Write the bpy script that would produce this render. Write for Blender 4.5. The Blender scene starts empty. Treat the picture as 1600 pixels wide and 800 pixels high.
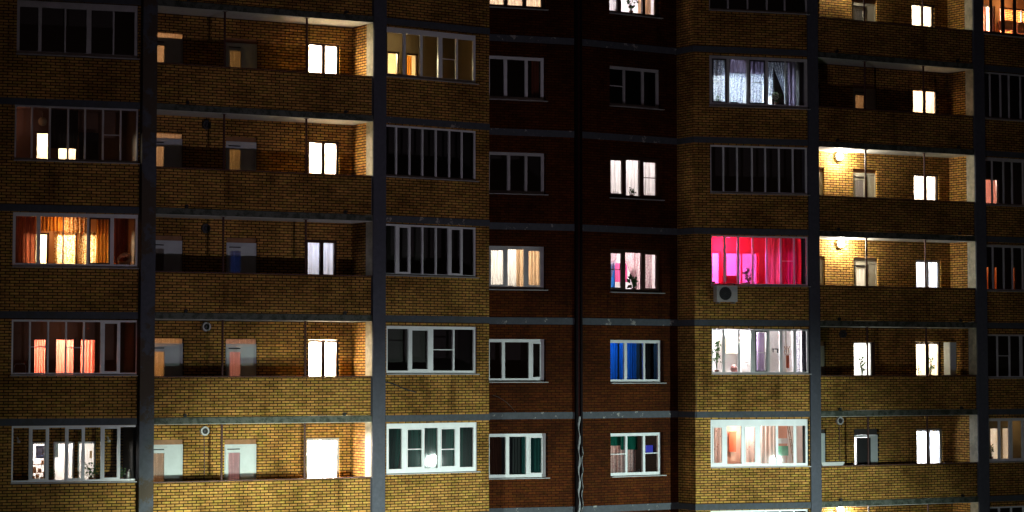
import bpy, math, random
from mathutils import Matrix, Vector
random.seed(7)
R = math.radians
S = bpy.context.scene
C = S.collection

# ------------------------------------------------------------------ camera
FPX, VPX, ZC = 4000.0, 60000.0, 10.0
PITCH = math.atan(FPX / VPX)
PPY = 577 - FPX * math.tan(PITCH)
cam = bpy.data.cameras.new('camera')
cam.sensor_width = 36; cam.lens = FPX / 1600 * 36
cam.shift_y = (PPY - 400) / 1600
cam.clip_start = 1; cam.clip_end = 3000
camo = bpy.data.objects.new('camera', cam); C.objects.link(camo)
camo.location = (0, 0, ZC); camo.rotation_euler = (R(90) + PITCH, 0, 0)
S.camera = camo

# ------------------------------------------------------------------ exposure, sky, added warm fill
EXPO = 3.0
K = 2 ** -EXPO
S.view_settings.view_transform = 'Standard'; S.view_settings.look = 'None'
S.view_settings.gamma = 1; S.view_settings.exposure = EXPO; S.view_settings.use_curve_mapping = False
S.cycles.max_bounces = 7; S.cycles.transparent_max_bounces = 16; S.cycles.diffuse_bounces = 4
S.cycles.caustics_reflective = False; S.cycles.caustics_refractive = False
S.cycles.sample_clamp_indirect = 3.0
S.cycles.use_denoising = True
wd = bpy.data.worlds.new('World'); S.world = wd; wd.use_nodes = True
nt = wd.node_tree; bg = nt.nodes['Background']
sky = nt.nodes.new('ShaderNodeTexSky'); sky.sky_type = 'NISHITA'; sky.sun_disc = False
sky.sun_elevation = R(28); sky.sun_rotation = R(150)
tint = nt.nodes.new('ShaderNodeMix'); tint.data_type = 'RGBA'; tint.blend_type = 'MULTIPLY'
tint.inputs['Factor'].default_value = 1
tint.inputs['B'].default_value = (1.0, 0.62, 0.62, 1)
nt.links.new(sky.outputs[0], tint.inputs['A']); nt.links.new(tint.outputs['Result'], bg.inputs[0])
bg.inputs[1].default_value = 0.00022
fill_sun = bpy.data.lights.new('warm_fill', 'SUN'); fill_sun.energy = 0.0012; fill_sun.angle = R(8); fill_sun.color = (1.0, .72, .62)  # weak warm sun added as general fill
mo = bpy.data.objects.new('warm_fill', fill_sun); C.objects.link(mo)
mo.location = (0, 0, 60); mo.rotation_euler = (R(62), 0, R(-20))

def lamp_light(name, loc, target, power, color, size=110, blend=1.0, rad=.12):
    l = bpy.data.lights.new(name, 'SPOT'); l.energy = power; l.color = color
    l.spot_size = R(size); l.spot_blend = blend; l.shadow_soft_size = rad
    o = bpy.data.objects.new(name, l); C.objects.link(o); o.location = loc
    o.rotation_euler = (Vector(target) - Vector(loc)).to_track_quat('-Z', 'Y').to_euler()
    return o
LAMPS = [  # courtyard lamps, the last an added fill, all below or beside the frame: position, aim, power, colour, cone
    ((18.5, 67.4, 6.73), (3.6, 77.0, -1.6), 17500, (.80, 1.0, .92), 98),
    ((-4.2, 60.5, 6.25), (-6.0, 71.0, 3.0), 9300, (.84, 1.0, .84), 88),
    ((1.5, 51.5, 4.6), (3.0, 76.0, 14.0), 2700, (1.0, .84, 1.05), 110),  # added for broad purplish ambient light on the upper facade
]

# ------------------------------------------------------------------ bays: straight pieces of the plan
class Bay:
    def __init__(s, X, Y, deg):
        s.o = Vector((X, Y, 0)); s.a = R(deg)
        s.m = Matrix.Translation(s.o) @ Matrix.Rotation(s.a, 4, 'Z')
        s.inv = s.m.inverted()
def P(b, x, y, w=0.0):
    """point of the facade plane (set back by w) seen at photo position x,y -> (u, z) in metres"""
    a = (x - 800) / FPX; t = -(y - PPY) / FPX
    r = Vector((a, math.cos(PITCH) - t * math.sin(PITCH), math.sin(PITCH) + t * math.cos(PITCH)))
    c = Vector((0, 0, ZC))
    ci = b.inv @ c; rd = b.inv.to_3x3() @ r
    k = (w - ci.y) / rd.y
    h = ci + rd * k
    return h.x, h.z
MA = Bay(-9.88, 68.10, 21)            # glazed loggias on the left (u negative)
MM = Bay(-9.53, 68.20, 30.8)          # open balconies and the columns
MC = Bay(-3.57, 71.80, 38.4)          # glazed loggias left of the red walls
ML = Bay(1.97 - 3.3 * math.cos(R(22)), 76.55 - 3.3 * math.sin(R(22)), 22)   # red wall left of the joint
MR = Bay(1.97, 76.55, 36.5)           # red wall right of the joint
ME = Bay(5.57, 78.08, 18)             # glazed loggias right of the red walls
MG = Bay(15.36, 83.05, 33)            # glazed loggias far right
SR = Bay(5.10, 78.87, -59.3)          # return wall right of the red walls
SL = Bay(-.66, 74.10, 106.6)          # return wall left of the red walls
Z0, H = 8.53, 2.8
def zk(k): return Z0 + H * (k - 1)     # underside of the floor band above storey k
ZB, ZT = 0.0, zk(8) + .2
REC = 1.22                              # depth of the balconies

# ------------------------------------------------------------------ materials
MATS = {}
def nm(name):
    m = bpy.data.materials.new(name); m.use_nodes = True
    return m, m.node_tree, m.node_tree.nodes['Principled BSDF']
def noise(nt, scale, detail=4, vec=None, rough=.6):
    n = nt.nodes.new('ShaderNodeTexNoise'); n.inputs['Scale'].default_value = scale
    n.inputs['Detail'].default_value = detail; n.inputs['Roughness'].default_value = rough
    if vec is not None: nt.links.new(vec, n.inputs['Vector'])
    return n.outputs['Fac']
def ramp(nt, fac, stops):
    r = nt.nodes.new('ShaderNodeValToRGB'); nt.links.new(fac, r.inputs[0])
    e = r.color_ramp.elements
    e[0].position, e[0].color = stops[0][0], (*stops[0][1], 1)
    e[1].position, e[1].color = stops[1][0], (*stops[1][1], 1)
    for p, c in stops[2:]:
        x = e.new(p); x.color = (*c, 1)
    return r.outputs[0]
def mul(nt, a, b, f=1.0):
    m = nt.nodes.new('ShaderNodeMix'); m.data_type = 'RGBA'; m.blend_type = 'MULTIPLY'
    m.inputs['Factor'].default_value = f
    nt.links.new(a, m.inputs['A']); nt.links.new(b, m.inputs['B'])
    return m.outputs['Result']
def mixc(nt, fac, a, b):
    m = nt.nodes.new('ShaderNodeMix'); m.data_type = 'RGBA'
    if hasattr(fac, 'links') or hasattr(fac, 'node'): nt.links.new(fac, m.inputs['Factor'])
    else: m.inputs['Factor'].default_value = fac
    for s, k in ((a, 'A'), (b, 'B')):
        if isinstance(s, tuple): m.inputs[k].default_value = (*s, 1)
        else: nt.links.new(s, m.inputs[k])
    return m.outputs['Result']
def coords(nt, kind='Object'):
    t = nt.nodes.new('ShaderNodeTexCoord'); return t.outputs[kind]
def worldpos(nt):
    return nt.nodes.new('ShaderNodeNewGeometry').outputs['Position']
def bump(nt, bs, h, strength=.3, dist=.01):
    b = nt.nodes.new('ShaderNodeBump'); b.inputs['Strength'].default_value = strength; b.inputs['Distance'].default_value = dist
    nt.links.new(h, b.inputs['Height']); nt.links.new(b.outputs[0], bs.inputs['Normal'])

def brick(name, c1, c2, mortar, msize=.010, side=False):
    m, nt, bs = nm(name)
    sep = nt.nodes.new('ShaderNodeSeparateXYZ'); nt.links.new(coords(nt), sep.inputs[0])
    comb = nt.nodes.new('ShaderNodeCombineXYZ')
    nt.links.new(sep.outputs['Y' if side else 'X'], comb.inputs[0]); nt.links.new(sep.outputs['Z'], comb.inputs[1])
    b = nt.nodes.new('ShaderNodeTexBrick'); nt.links.new(comb.outputs[0], b.inputs['Vector'])
    b.inputs['Scale'].default_value = 1; b.inputs['Brick Width'].default_value = .25; b.inputs['Row Height'].default_value = .077
    b.inputs['Mortar Size'].default_value = msize; b.inputs['Mortar Smooth'].default_value = .3
    b.inputs['Bias'].default_value = -.15
    b.inputs['Color1'].default_value = (*c1, 1); b.inputs['Color2'].default_value = (*c2, 1); b.inputs['Mortar'].default_value = (*mortar, 1)
    st = ramp(nt, noise(nt, .55, 5, worldpos(nt)), [(.32, (.50, .47, .42)), (.60, (1.08, 1.08, 1.08))])
    fine = ramp(nt, noise(nt, 14, 3, worldpos(nt)), [(.3, (.72, .70, .66)), (.7, (1.15, 1.15, 1.15))])
    mpp = nt.nodes.new('ShaderNodeMapping'); mpp.inputs['Scale'].default_value = (4, 4, 13); nt.links.new(worldpos(nt), mpp.inputs[0])
    mps = nt.nodes.new('ShaderNodeMapping'); mps.inputs['Scale'].default_value = (1.6, 1.6, .28); nt.links.new(worldpos(nt), mps.inputs[0])
    streak = ramp(nt, noise(nt, 1.0, 6, mps.outputs[0], .65), [(.30, (.55, .52, .48)), (.44, (1, 1, 1))])
    hue = ramp(nt, noise(nt, 1.0, 1, mpp.outputs[0]), [(.36, (1.06, .93, .95)), (.50, (1, 1, 1)), (.64, (.84, 1.02, .72))])
    nt.links.new(mul(nt, mul(nt, mul(nt, mul(nt, b.outputs['Color'], st), fine), hue, .8), streak), bs.inputs['Base Color'])
    bs.inputs['Roughness'].default_value = .85; bs.inputs['Specular IOR Level'].default_value = .08
    inv = nt.nodes.new('ShaderNodeMath'); inv.operation = 'SUBTRACT'; inv.inputs[0].default_value = 1
    nt.links.new(b.outputs['Fac'], inv.inputs[1]); bump(nt, bs, inv.outputs[0], .7, .008)
    return m
MATS['yellow'] = brick('yellow_brick', (.58, .32, .085), (.31, .165, .042), (.040, .023, .010), .015)
MATS['yellow_side'] = brick('yellow_brick_return', (.58, .32, .085), (.31, .165, .042), (.040, .023, .010), .015, True)
MATS['red'] = brick('red_brick', (.094, .025, .0052), (.050, .013, .0032), (.022, .005, .0015), .011)

def plain(key, col, rough=.6, var=.25, scale=6, metal=0):
    m, nt, bs = nm(key); bs.inputs['Roughness'].default_value = rough; bs.inputs['Metallic'].default_value = metal
    lo = tuple(c * (1 - var) for c in col)
    nt.links.new(ramp(nt, noise(nt, scale, 4, worldpos(nt)), [(.35, lo), (.65, col)]), bs.inputs['Base Color'])
    MATS[key] = m; return m
def patchy(key, col, stain, scale=1.6, lo=.5, hi=.62, rough=.75):
    m, nt, bs = nm(key); bs.inputs['Roughness'].default_value = rough
    f = ramp(nt, noise(nt, scale, 8, worldpos(nt), .7), [(lo, (0, 0, 0)), (hi, (1, 1, 1))])
    base = ramp(nt, noise(nt, 9, 5, worldpos(nt)), [(.3, tuple(c * .75 for c in col)), (.7, col)])
    nt.links.new(mixc(nt, f, base, stain), bs.inputs['Base Color'])
    bump(nt, bs, noise(nt, 30, 4, worldpos(nt)), .25, .01)
    MATS[key] = m; return m
patchy('column_paint', (.092, .098, .122), (.072, .076, .092), 1.2, .45, .7)
patchy('column_stained', (.092, .098, .118), (.078, .060, .046), .8, .46, .50)
patchy('band_paint', (.082, .092, .108), (.066, .072, .074), 2.2, .5, .62)
patchy('band_flaking', (.085, .094, .108), (.30, .29, .27), 3.4, .60, .625)
patchy('slab_mossy', (.095, .105, .085), (.022, .030, .018), 5, .45, .58)
patchy('soffit', (.62, .62, .56), (.40, .40, .36), 1.5, .5, .8)
patchy('concrete_raw', (.38, .35, .25), (.22, .21, .15), 4, .45, .6)
plain('coping', (.085, .028, .020), .55, .3)
plain('pvc', (.72, .75, .76), .4, .12, 3)
plain('pvc_dim', (.48, .48, .48), .5, .2, 3)  # white PVC darkened, the shade of dim frames put into its colour
plain('pvc_brown', (.055, .022, .012), .4, .3)
plain('pvc_dark', (.045, .045, .048), .5, .3)
plain('pole_rust', (.075, .022, .016), .6, .4, 20)
plain('door_white', (.50, .55, .55), .5, .15, 2)
plain('door_beige', (.42, .38, .28), .5, .15, 2)
plain('transom_wood', (.32, .15, .06), .6, .3)
plain('steel', (.45, .46, .48), .35, .2, 4, .7)
plain('sill_metal', (.42, .42, .42), .45, .2)
plain('ac_white', (.52, .51, .48), .5, .15)
plain('black', (.012, .012, .014), .5, .2)
plain('joint_black', (.006, .004, .005), .8, .3)
plain('joint_red', (.040, .010, .010), .9, .5)
for k_ in ('joint_black', 'joint_red', 'column_paint', 'column_stained', 'band_paint', 'band_flaking'): MATS[k_].node_tree.nodes['Principled BSDF'].inputs['Specular IOR Level'].default_value = .1
plain('asphalt', (.05, .05, .052), .9, .3, 2)
plain('paving', (.22, .21, .20), .85, .3, 3)
plain('kerb_stone', (.30, .30, .29), .8, .2)
plain('grass', (.045, .075, .025), .9, .5, 12)
plain('pot_brown', (.16, .06, .03), .7, .2)
plain('pot_white', (.6, .6, .58), .5, .1)
plain('leaf', (.05, .12, .03), .5, .4, 20)
plain('leaf_pale', (.34, .42, .28), .5, .3, 20)
plain('bloom', (.75, .74, .62), .6, .1)
plain('wood', (.22, .10, .04), .6, .3, 5)
plain('roofing', (.06, .06, .06), .9, .3)
for k, c in dict(plaster_white=(.72, .71, .70), plaster_cream=(.70, .62, .48), plaster_brown=(.13, .065, .04), plaster_pink=(.66, .42, .36),
                 plaster_red=(.62, .10, .12), shade_dark=(.035, .03, .028), plaster_orange=(.55, .30, .14), plaster_beige=(.34, .25, .13), plaster_salmon=(.80, .42, .30)).items():  # the dark one puts the shade of unlit interiors into the walls
    plain(k, c, .8, .12, 2)

def glass_mat():
    m, nt, bs = nm('window_glass'); nt.nodes.remove(bs)
    out = nt.nodes['Material Output']
    tr = nt.nodes.new('ShaderNodeBsdfTransparent'); tr.inputs[0].default_value = (.93, .95, .94, 1)
    gl = nt.nodes.new('ShaderNodeBsdfGlossy'); gl.inputs['Roughness'].default_value = .022
    gl2 = nt.nodes.new('ShaderNodeBsdfGlossy'); gl2.inputs['Roughness'].default_value = .22
    mg = nt.nodes.new('ShaderNodeMixShader'); mg.inputs[0].default_value = .02
    nt.links.new(gl.outputs[0], mg.inputs[1]); nt.links.new(gl2.outputs[0], mg.inputs[2])
    fr = nt.nodes.new('ShaderNodeFresnel'); fr.inputs[0].default_value = 1.5
    b = nt.nodes.new('ShaderNodeBump'); b.inputs['Strength'].default_value = .05; b.inputs['Distance'].default_value = .02
    nt.links.new(noise(nt, 1.3, 2, worldpos(nt)), b.inputs['Height'])
    nt.links.new(b.outputs[0], gl.inputs['Normal'])
    mx = nt.nodes.new('ShaderNodeMixShader'); nt.links.new(fr.outputs[0], mx.inputs[0])
    nt.links.new(tr.outputs[0], mx.inputs[1]); nt.links.new(mg.outputs[0], mx.inputs[2])
    nt.links.new(mx.outputs[0], out.inputs[0]); MATS['glass'] = m
glass_mat()
def cloth(key, col, trans=.6, pattern=None, see=0.0, scale=30, pcol=(.2, .1, .05), plo=.48, phi=.52, fold=.55):
    """diffuse + translucent fabric; see > 0 lets part of the view through the weave"""
    m, nt, bs = nm(key); nt.nodes.remove(bs); out = nt.nodes['Material Output']
    mp = nt.nodes.new('ShaderNodeMapping'); nt.links.new(coords(nt), mp.inputs[0]); mp.inputs['Scale'].default_value = (9, 9, .35)
    foldc = ramp(nt, noise(nt, 3.0, 3, mp.outputs[0]), [(.3, tuple(c * fold for c in col)), (.62, col)])  # shade of the folds put into the colour as vertical streaks
    colr = foldc
    if pattern:
        if pattern == 'dots':
            v = nt.nodes.new('ShaderNodeTexVoronoi'); v.inputs['Scale'].default_value = scale
            nt.links.new(coords(nt), v.inputs['Vector']); f = v.outputs['Distance']
            mask = ramp(nt, f, [(plo, (0, 0, 0)), (phi, (1, 1, 1))])
        else:
            f = noise(nt, scale, 5, coords(nt), .75)
            mask = ramp(nt, f, [(plo, (0, 0, 0)), (phi, (1, 1, 1))])
        colr = mixc(nt, mask, pcol, foldc)
    d = nt.nodes.new('ShaderNodeBsdfDiffuse'); t = nt.nodes.new('ShaderNodeBsdfTranslucent')
    nt.links.new(colr, d.inputs[0]); nt.links.new(colr, t.inputs[0])
    mx = nt.nodes.new('ShaderNodeMixShader'); mx.inputs[0].default_value = trans
    nt.links.new(d.outputs[0], mx.inputs[1]); nt.links.new(t.outputs[0], mx.inputs[2])
    last = mx.outputs[0]
    if see:
        tp = nt.nodes.new('ShaderNodeBsdfTransparent'); m2 = nt.nodes.new('ShaderNodeMixShader'); m2.inputs[0].default_value = see
        nt.links.new(last, m2.inputs[1]); nt.links.new(tp.outputs[0], m2.inputs[2]); last = m2.outputs[0]
    nt.links.new(last, out.inputs[0]); MATS[key] = m
cloth('sheer_white', (.86, .85, .83), .7, see=.12)
cloth('sheer_lav', (.70, .74, .90), .7, see=.05)
cloth('sheer_flat', (.74, .77, .90), .7, see=.05, fold=.85)
cloth('sheer_pink', (.85, .70, .70), .7, 'noise', .10, 22, (.55, .34, .36), .44, .50)
cloth('lace', (.80, .82, .92), .65, 'noise', .22, 26, (.25, .27, .38), .46, .50)
cloth('drape_beige', (.80, .55, .34), .65)
cloth('drape_gold', (.62, .27, .05), .6)
cloth('lace_gold', (.95, .82, .58), .7, 'noise', .10, 24, (.40, .17, .03), .47, .53)
cloth('drape_green', (.008, .11, .080), .4)
cloth('drape_teal', (.05, .22, .20), .4)
cloth('drape_grey', (.09, .11, .11), .4)
cloth('drape_blue', (.03, .20, .58), .75)
cloth('drape_purple', (.40, .32, .46), .6)
cloth('drape_magenta', (.75, .12, .30), .7)
cloth('drape_salmon', (.90, .45, .36), .7)
cloth('drape_brown', (.20, .10, .06), .4)
cloth('drape_maroon', (.33, .09, .05), .5)
cloth('frosted', (.80, .76, .70), .8, 'noise', .0, 45, (.52, .44, .36), .42, .56)
cloth('frosted_pink', (.80, .68, .70), .8, 'noise', .0, 60, (.60, .46, .50), .42, .56)
cloth('cloth_dark', (.012, .012, .014), .05)
cloth('lace_bottom', (.93, .86, .82), .7, 'dots', .0, 9, (.35, .12, .06), .12, .16)

def emis(key, col, strength):
    m, nt, bs = nm(key); bs.inputs['Base Color'].default_value = (*[min(c, .8) for c in col], 1)
    bs.inputs['Emission Color'].default_value = (*col, 1); bs.inputs['Emission Strength'].default_value = strength * K
    MATS[key] = m
emis('bulb', (1, .97, .90), 40)
emis('lamp_led', (.85, 1, .98), 1000)
emis('screen_blue', (.10, .12, 1.0), .35)

# ------------------------------------------------------------------ mesh helpers
class MB:
    def __init__(s): s.v = []; s.f = []; s.mi = []
    def quad(s, a, b, c, d, mi=0):
        n = len(s.v); s.v += [a, b, c, d]; s.f.append((n, n + 1, n + 2, n + 3)); s.mi.append(mi)
    def box(s, u0, u1, w0, w1, z0, z1, mi=0):
        if u0 > u1: u0, u1 = u1, u0
        if z0 > z1: z0, z1 = z1, z0
        n = len(s.v)
        s.v += [(u0, w0, z0), (u1, w0, z0), (u1, w1, z0), (u0, w1, z0), (u0, w0, z1), (u1, w0, z1), (u1, w1, z1), (u0, w1, z1)]
        for q in ((0, 1, 5, 4), (1, 2, 6, 5), (2, 3, 7, 6), (3, 0, 4, 7), (4, 5, 6, 7), (3, 2, 1, 0)):
            s.f.append(tuple(n + i for i in q)); s.mi.append(mi)
        return s
    def poly_prism(s, pts, w0, w1, mi=0):
        """outline in (u,z), extruded from w0 to w1"""
        n = len(s.v); k = len(pts)
        s.v += [(p[0], w0, p[1]) for p in pts] + [(p[0], w1, p[1]) for p in pts]
        s.f.append(tuple(range(n, n + k))); s.mi.append(mi)
        s.f.append(tuple(n + k + i for i in reversed(range(k)))); s.mi.append(mi)
        for i in range(k):
            j = (i + 1) % k; s.f.append((n + j, n + i, n + k + i, n + k + j)); s.mi.append(mi)
    def ring(s, u0, u1, z0, z1, w0, w1, t, mi=0, tt=None, tb=None):
        tt = t if tt is None else tt; tb = t if tb is None else tb
        s.box(u0, u1, w0, w1, z1 - tt, z1, mi); s.box(u0, u1, w0, w1, z0, z0 + tb, mi)
        s.box(u0, u0 + t, w0, w1, z0 + tb, z1 - tt, mi); s.box(u1 - t, u1, w0, w1, z0 + tb, z1 - tt, mi)
    def disc(s, cu, cz, r0, r1, w0, w1, n=24, mi=0):
        """annulus (or disc for r0=0) facing the street, with a rim"""
        pts = [(cu + math.cos(2 * math.pi * i / n), cz + math.sin(2 * math.pi * i / n)) for i in range(n)]
        def pt(i, r, w): return (cu + r * math.cos(2 * math.pi * i / n), w, cz + r * math.sin(2 * math.pi * i / n))
        for i in range(n):
            s.quad(pt(i, r0, w0), pt(i + 1, r0, w0), pt(i + 1, r1, w0), pt(i, r1, w0), mi)
            s.quad(pt(i, r1, w0), pt(i + 1, r1, w0), pt(i + 1, r1, w1), pt(i, r1, w1), mi)
            if r0 > 0: s.quad(pt(i + 1, r0, w0), pt(i, r0, w0), pt(i, r0, w1), pt(i + 1, r0, w1), mi)
    def tube(s, pts, r, n=8, mi=0):
        rings = []
        for i, p in enumerate(pts):
            p = Vector(p); a = Vector(pts[max(i - 1, 0)]); b = Vector(pts[min(i + 1, len(pts) - 1)])
            d = (b - a).normalized(); x = d.orthogonal().normalized(); y = d.cross(x)
            rr = r[i] if isinstance(r, (list, tuple)) else r
            rings.append(len(s.v))
            for k in range(n):
                t = 2 * math.pi * k / n; s.v.append(tuple(p + (x * math.cos(t) + y * math.sin(t)) * rr))
        for i in range(len(rings) - 1):
            for k in range(n):
                a, b = rings[i], rings[i + 1]; s.f.append((a + k, a + (k + 1) % n, b + (k + 1) % n, b + k)); s.mi.append(mi)
        for rg in (rings[0], rings[-1]):
            s.f.append(tuple(rg + k for k in range(n))); s.mi.append(mi)
    def holes(s, u0, u1, z0, z1, w0, w1, holes, mi=0):
        """one wall with rectangular openings (and their reveals)"""
        us = sorted({u0, u1} | {min(max(h[i], u0), u1) for h in holes for i in (0, 1)})
        zs = sorted({z0, z1} | {min(max(h[i], z0), z1) for h in holes for i in (2, 3)})
        nu, nz = len(us) - 1, len(zs) - 1
        def solid(i, j):
            if i < 0 or j < 0 or i >= nu or j >= nz: return False
            cu = (us[i] + us[i + 1]) / 2; cz = (zs[j] + zs[j + 1]) / 2
            return not any(h[0] < cu < h[1] and h[2] < cz < h[3] for h in holes)
        for i in range(nu):
            for j in range(nz):
                if not solid(i, j): continue
                a, b, c, d = us[i], us[i + 1], zs[j], zs[j + 1]
                s.quad((a, w0, c), (b, w0, c), (b, w0, d), (a, w0, d), mi)
                s.quad((b, w1, c), (a, w1, c), (a, w1, d), (b, w1, d), mi)
                if not solid(i - 1, j): s.quad((a, w1, c), (a, w0, c), (a, w0, d), (a, w1, d), mi)
                if not solid(i + 1, j): s.quad((b, w0, c), (b, w1, c), (b, w1, d), (b, w0, d), mi)
                if not solid(i, j - 1): s.quad((a, w1, c), (b, w1, c), (b, w0, c), (a, w0, c), mi)
                if not solid(i, j + 1): s.quad((a, w0, d), (b, w0, d), (b, w1, d), (a, w1, d), mi)

WM = {}                                       # world matrix of every object made here
def link(o, world, parent=None):
    C.objects.link(o); WM[o.name] = world
    if parent is not None:
        o.parent = parent; o.matrix_local = WM[parent.name].inverted() @ world
    else: o.matrix_local = world
    return o
def obj(name, mb, mats, bay=None, at=(0, 0, 0), parent=None, smooth=False):
    """one mesh object whose vertices are in bay coordinates (u, w, z) relative to 'at'"""
    me = bpy.data.meshes.new(name)
    v = [(p[0] - at[0], p[1] - at[1], p[2] - at[2]) for p in mb.v]
    me.from_pydata(v, [], mb.f)
    for m in (mats if isinstance(mats, (list, tuple)) else [mats]): me.materials.append(MATS[m])
    me.polygons.foreach_set('material_index', mb.mi)
    if smooth: me.polygons.foreach_set('use_smooth', [True] * len(mb.f))
    me.update()
    o = bpy.data.objects.new(name, me)
    w = (bay.m if bay else Matrix()) @ Matrix.Translation(at)
    return link(o, w, parent)
def empty(name, world):
    o = bpy.data.objects.new(name, None); o.empty_display_size = .3
    return link(o, world)
def tag(o, label, cat, group=None, kind=None):
    o['label'] = label; o['category'] = cat
    if group: o['group'] = group
    if kind: o['kind'] = kind
    return o
def room_light(bay, u, w, z, power, color, rad=.15, parent=None):
    l = bpy.data.lights.new('room_light', 'POINT'); l.energy = power * K; l.color = color; l.shadow_soft_size = rad
    o = bpy.data.objects.new('room_light', l)
    return link(o, bay.m @ Matrix.Translation((u, w, z)), parent or BLD)

BLD = empty('apartment_building', Matrix.Translation((2.5, 82, 0)))
tag(BLD, 'tall yellow and dark red brick apartment block with balconies and many lit windows at night', 'building')

# ------------------------------------------------------------------ ground and yard (below the frame)
def sheet(name, x0, x1, y0, y1, z, mat):
    m = MB(); m.quad((x0, y0, z), (x1, y0, z), (x1, y1, z), (x0, y1, z))
    o = obj(name, m, mat); o['kind'] = 'structure'; return o
sheet('ground', -600, 600, -300, 900, -.02, 'grass')
def strip(name, o0, deg, u0, u1, w0, w1, z, mat, thick=0):
    b = Bay(o0[0], o0[1], deg); m = MB()
    if thick: m.box(u0, u1, w0, w1, z - thick, z)
    else: m.quad((u0, w0, z), (u1, w0, z), (u1, w1, z), (u0, w1, z))
    o = obj(name, m, mat, b); o['kind'] = 'structure'; return o
strip('road', (0, 50), 30.8, -80, 80, -10, -3, .004, 'asphalt')
strip('kerb', (0, 50), 30.8, -80, 80, -3, -2.85, .12, 'kerb_stone', .12)
strip('pavement', (0, 50), 30.8, -80, 80, -2.85, -.6, .11, 'paving', .11)

# ------------------------------------------------------------------ windows, doors
def window(bay, u0, u1, z0, z1, mull=(), w=.06, fw=.05, fd=.06, top=None, bot=None, sash=(), cross=None, mat='pvc',
           sashmat=None, sill=True, name='window', pane='glass', silld=.09, mw=.045, parent=None, label=None):
    """frame with mullions (u or (u,width)), opening sashes and cross bars; panes and sill are its children"""
    cross = cross or {}
    at = ((u0 + u1) / 2, w, z0)
    m = MB(); m.ring(u0, u1, z0, z1, w, w + fd, fw, 0, top, bot)
    tt = top or fw; tb = bot or fw
    ms = [(q, mw) if not isinstance(q, tuple) else q for q in mull]
    edges = [u0 + fw] + [e for q, wd_ in ms for e in (q - wd_ / 2, q + wd_ / 2)] + [u1 - fw]
    for q, wd_ in ms: m.box(q - wd_ / 2, q + wd_ / 2, w - .004, w + fd - .004, z0 + tb, z1 - tt)
    g = MB()
    for i in range(len(ms) + 1):
        a, b = edges[2 * i], edges[2 * i + 1]; c, d = z0 + tb, z1 - tt
        if i in sash:
            t = .038; m.ring(a + .002, b - .002, c + .002, d - .002, w - .014, w + fd * .6, t, 1)
            a += t; b -= t; c += t; d -= t
        if i in cross: m.box(a, b, w - .006, w + fd * .5, cross[i] - .013, cross[i] + .013)
        g.quad((a, w + fd * .7, c), (b, w + fd * .7, c), (b, w + fd * .7, d), (a, w + fd * .7, d))
    f = obj(name, m, [mat, sashmat or mat], bay, at, parent or BLD)
    if label: f['label'] = label
    if pane: obj('pane', g, pane, bay, at, f)
    if sill:
        s = MB(); s.box(u0 - .02, u1 + .05, -silld + .03, w + .02, z0 - .035, z0 - .012); obj('sill', s, 'sill_metal', bay, at, f)
    return f
def pxwin(bay, xl, xr, yt, yb, mull=(), w=.06, cross=None, **kw):
    xm = (xl + xr) / 2; ym = (yt + yb) / 2
    u0 = P(bay, xl, ym, w)[0]; u1 = P(bay, xr, ym, w)[0]
    z1 = P(bay, xm, yt, w)[1]; z0 = P(bay, xm, yb, w)[1]
    ms = []
    for q in mull:
        if isinstance(q, tuple): ms.append((P(bay, q[0], ym, w)[0], q[1]))
        else: ms.append(P(bay, q, ym, w)[0])
    cr = {}
    allx = [xl] + [q[0] if isinstance(q, tuple) else q for q in mull] + [xr]
    for i, y in (cross or {}).items():
        cr[i] = P(bay, (allx[i] + allx[i + 1]) / 2, y, w)[1]
    f = window(bay, u0, u1, z0, z1, ms, w=w, cross=cr, **kw)
    return (u0, u1, z0, z1), f

HOLES = {}                                    # openings per wall, filled as windows are made
def addhole(key, r): HOLES.setdefault(key, []).append((r[0] - .004, r[1] + .004, r[2] - .004, r[3] + .004))

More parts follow.
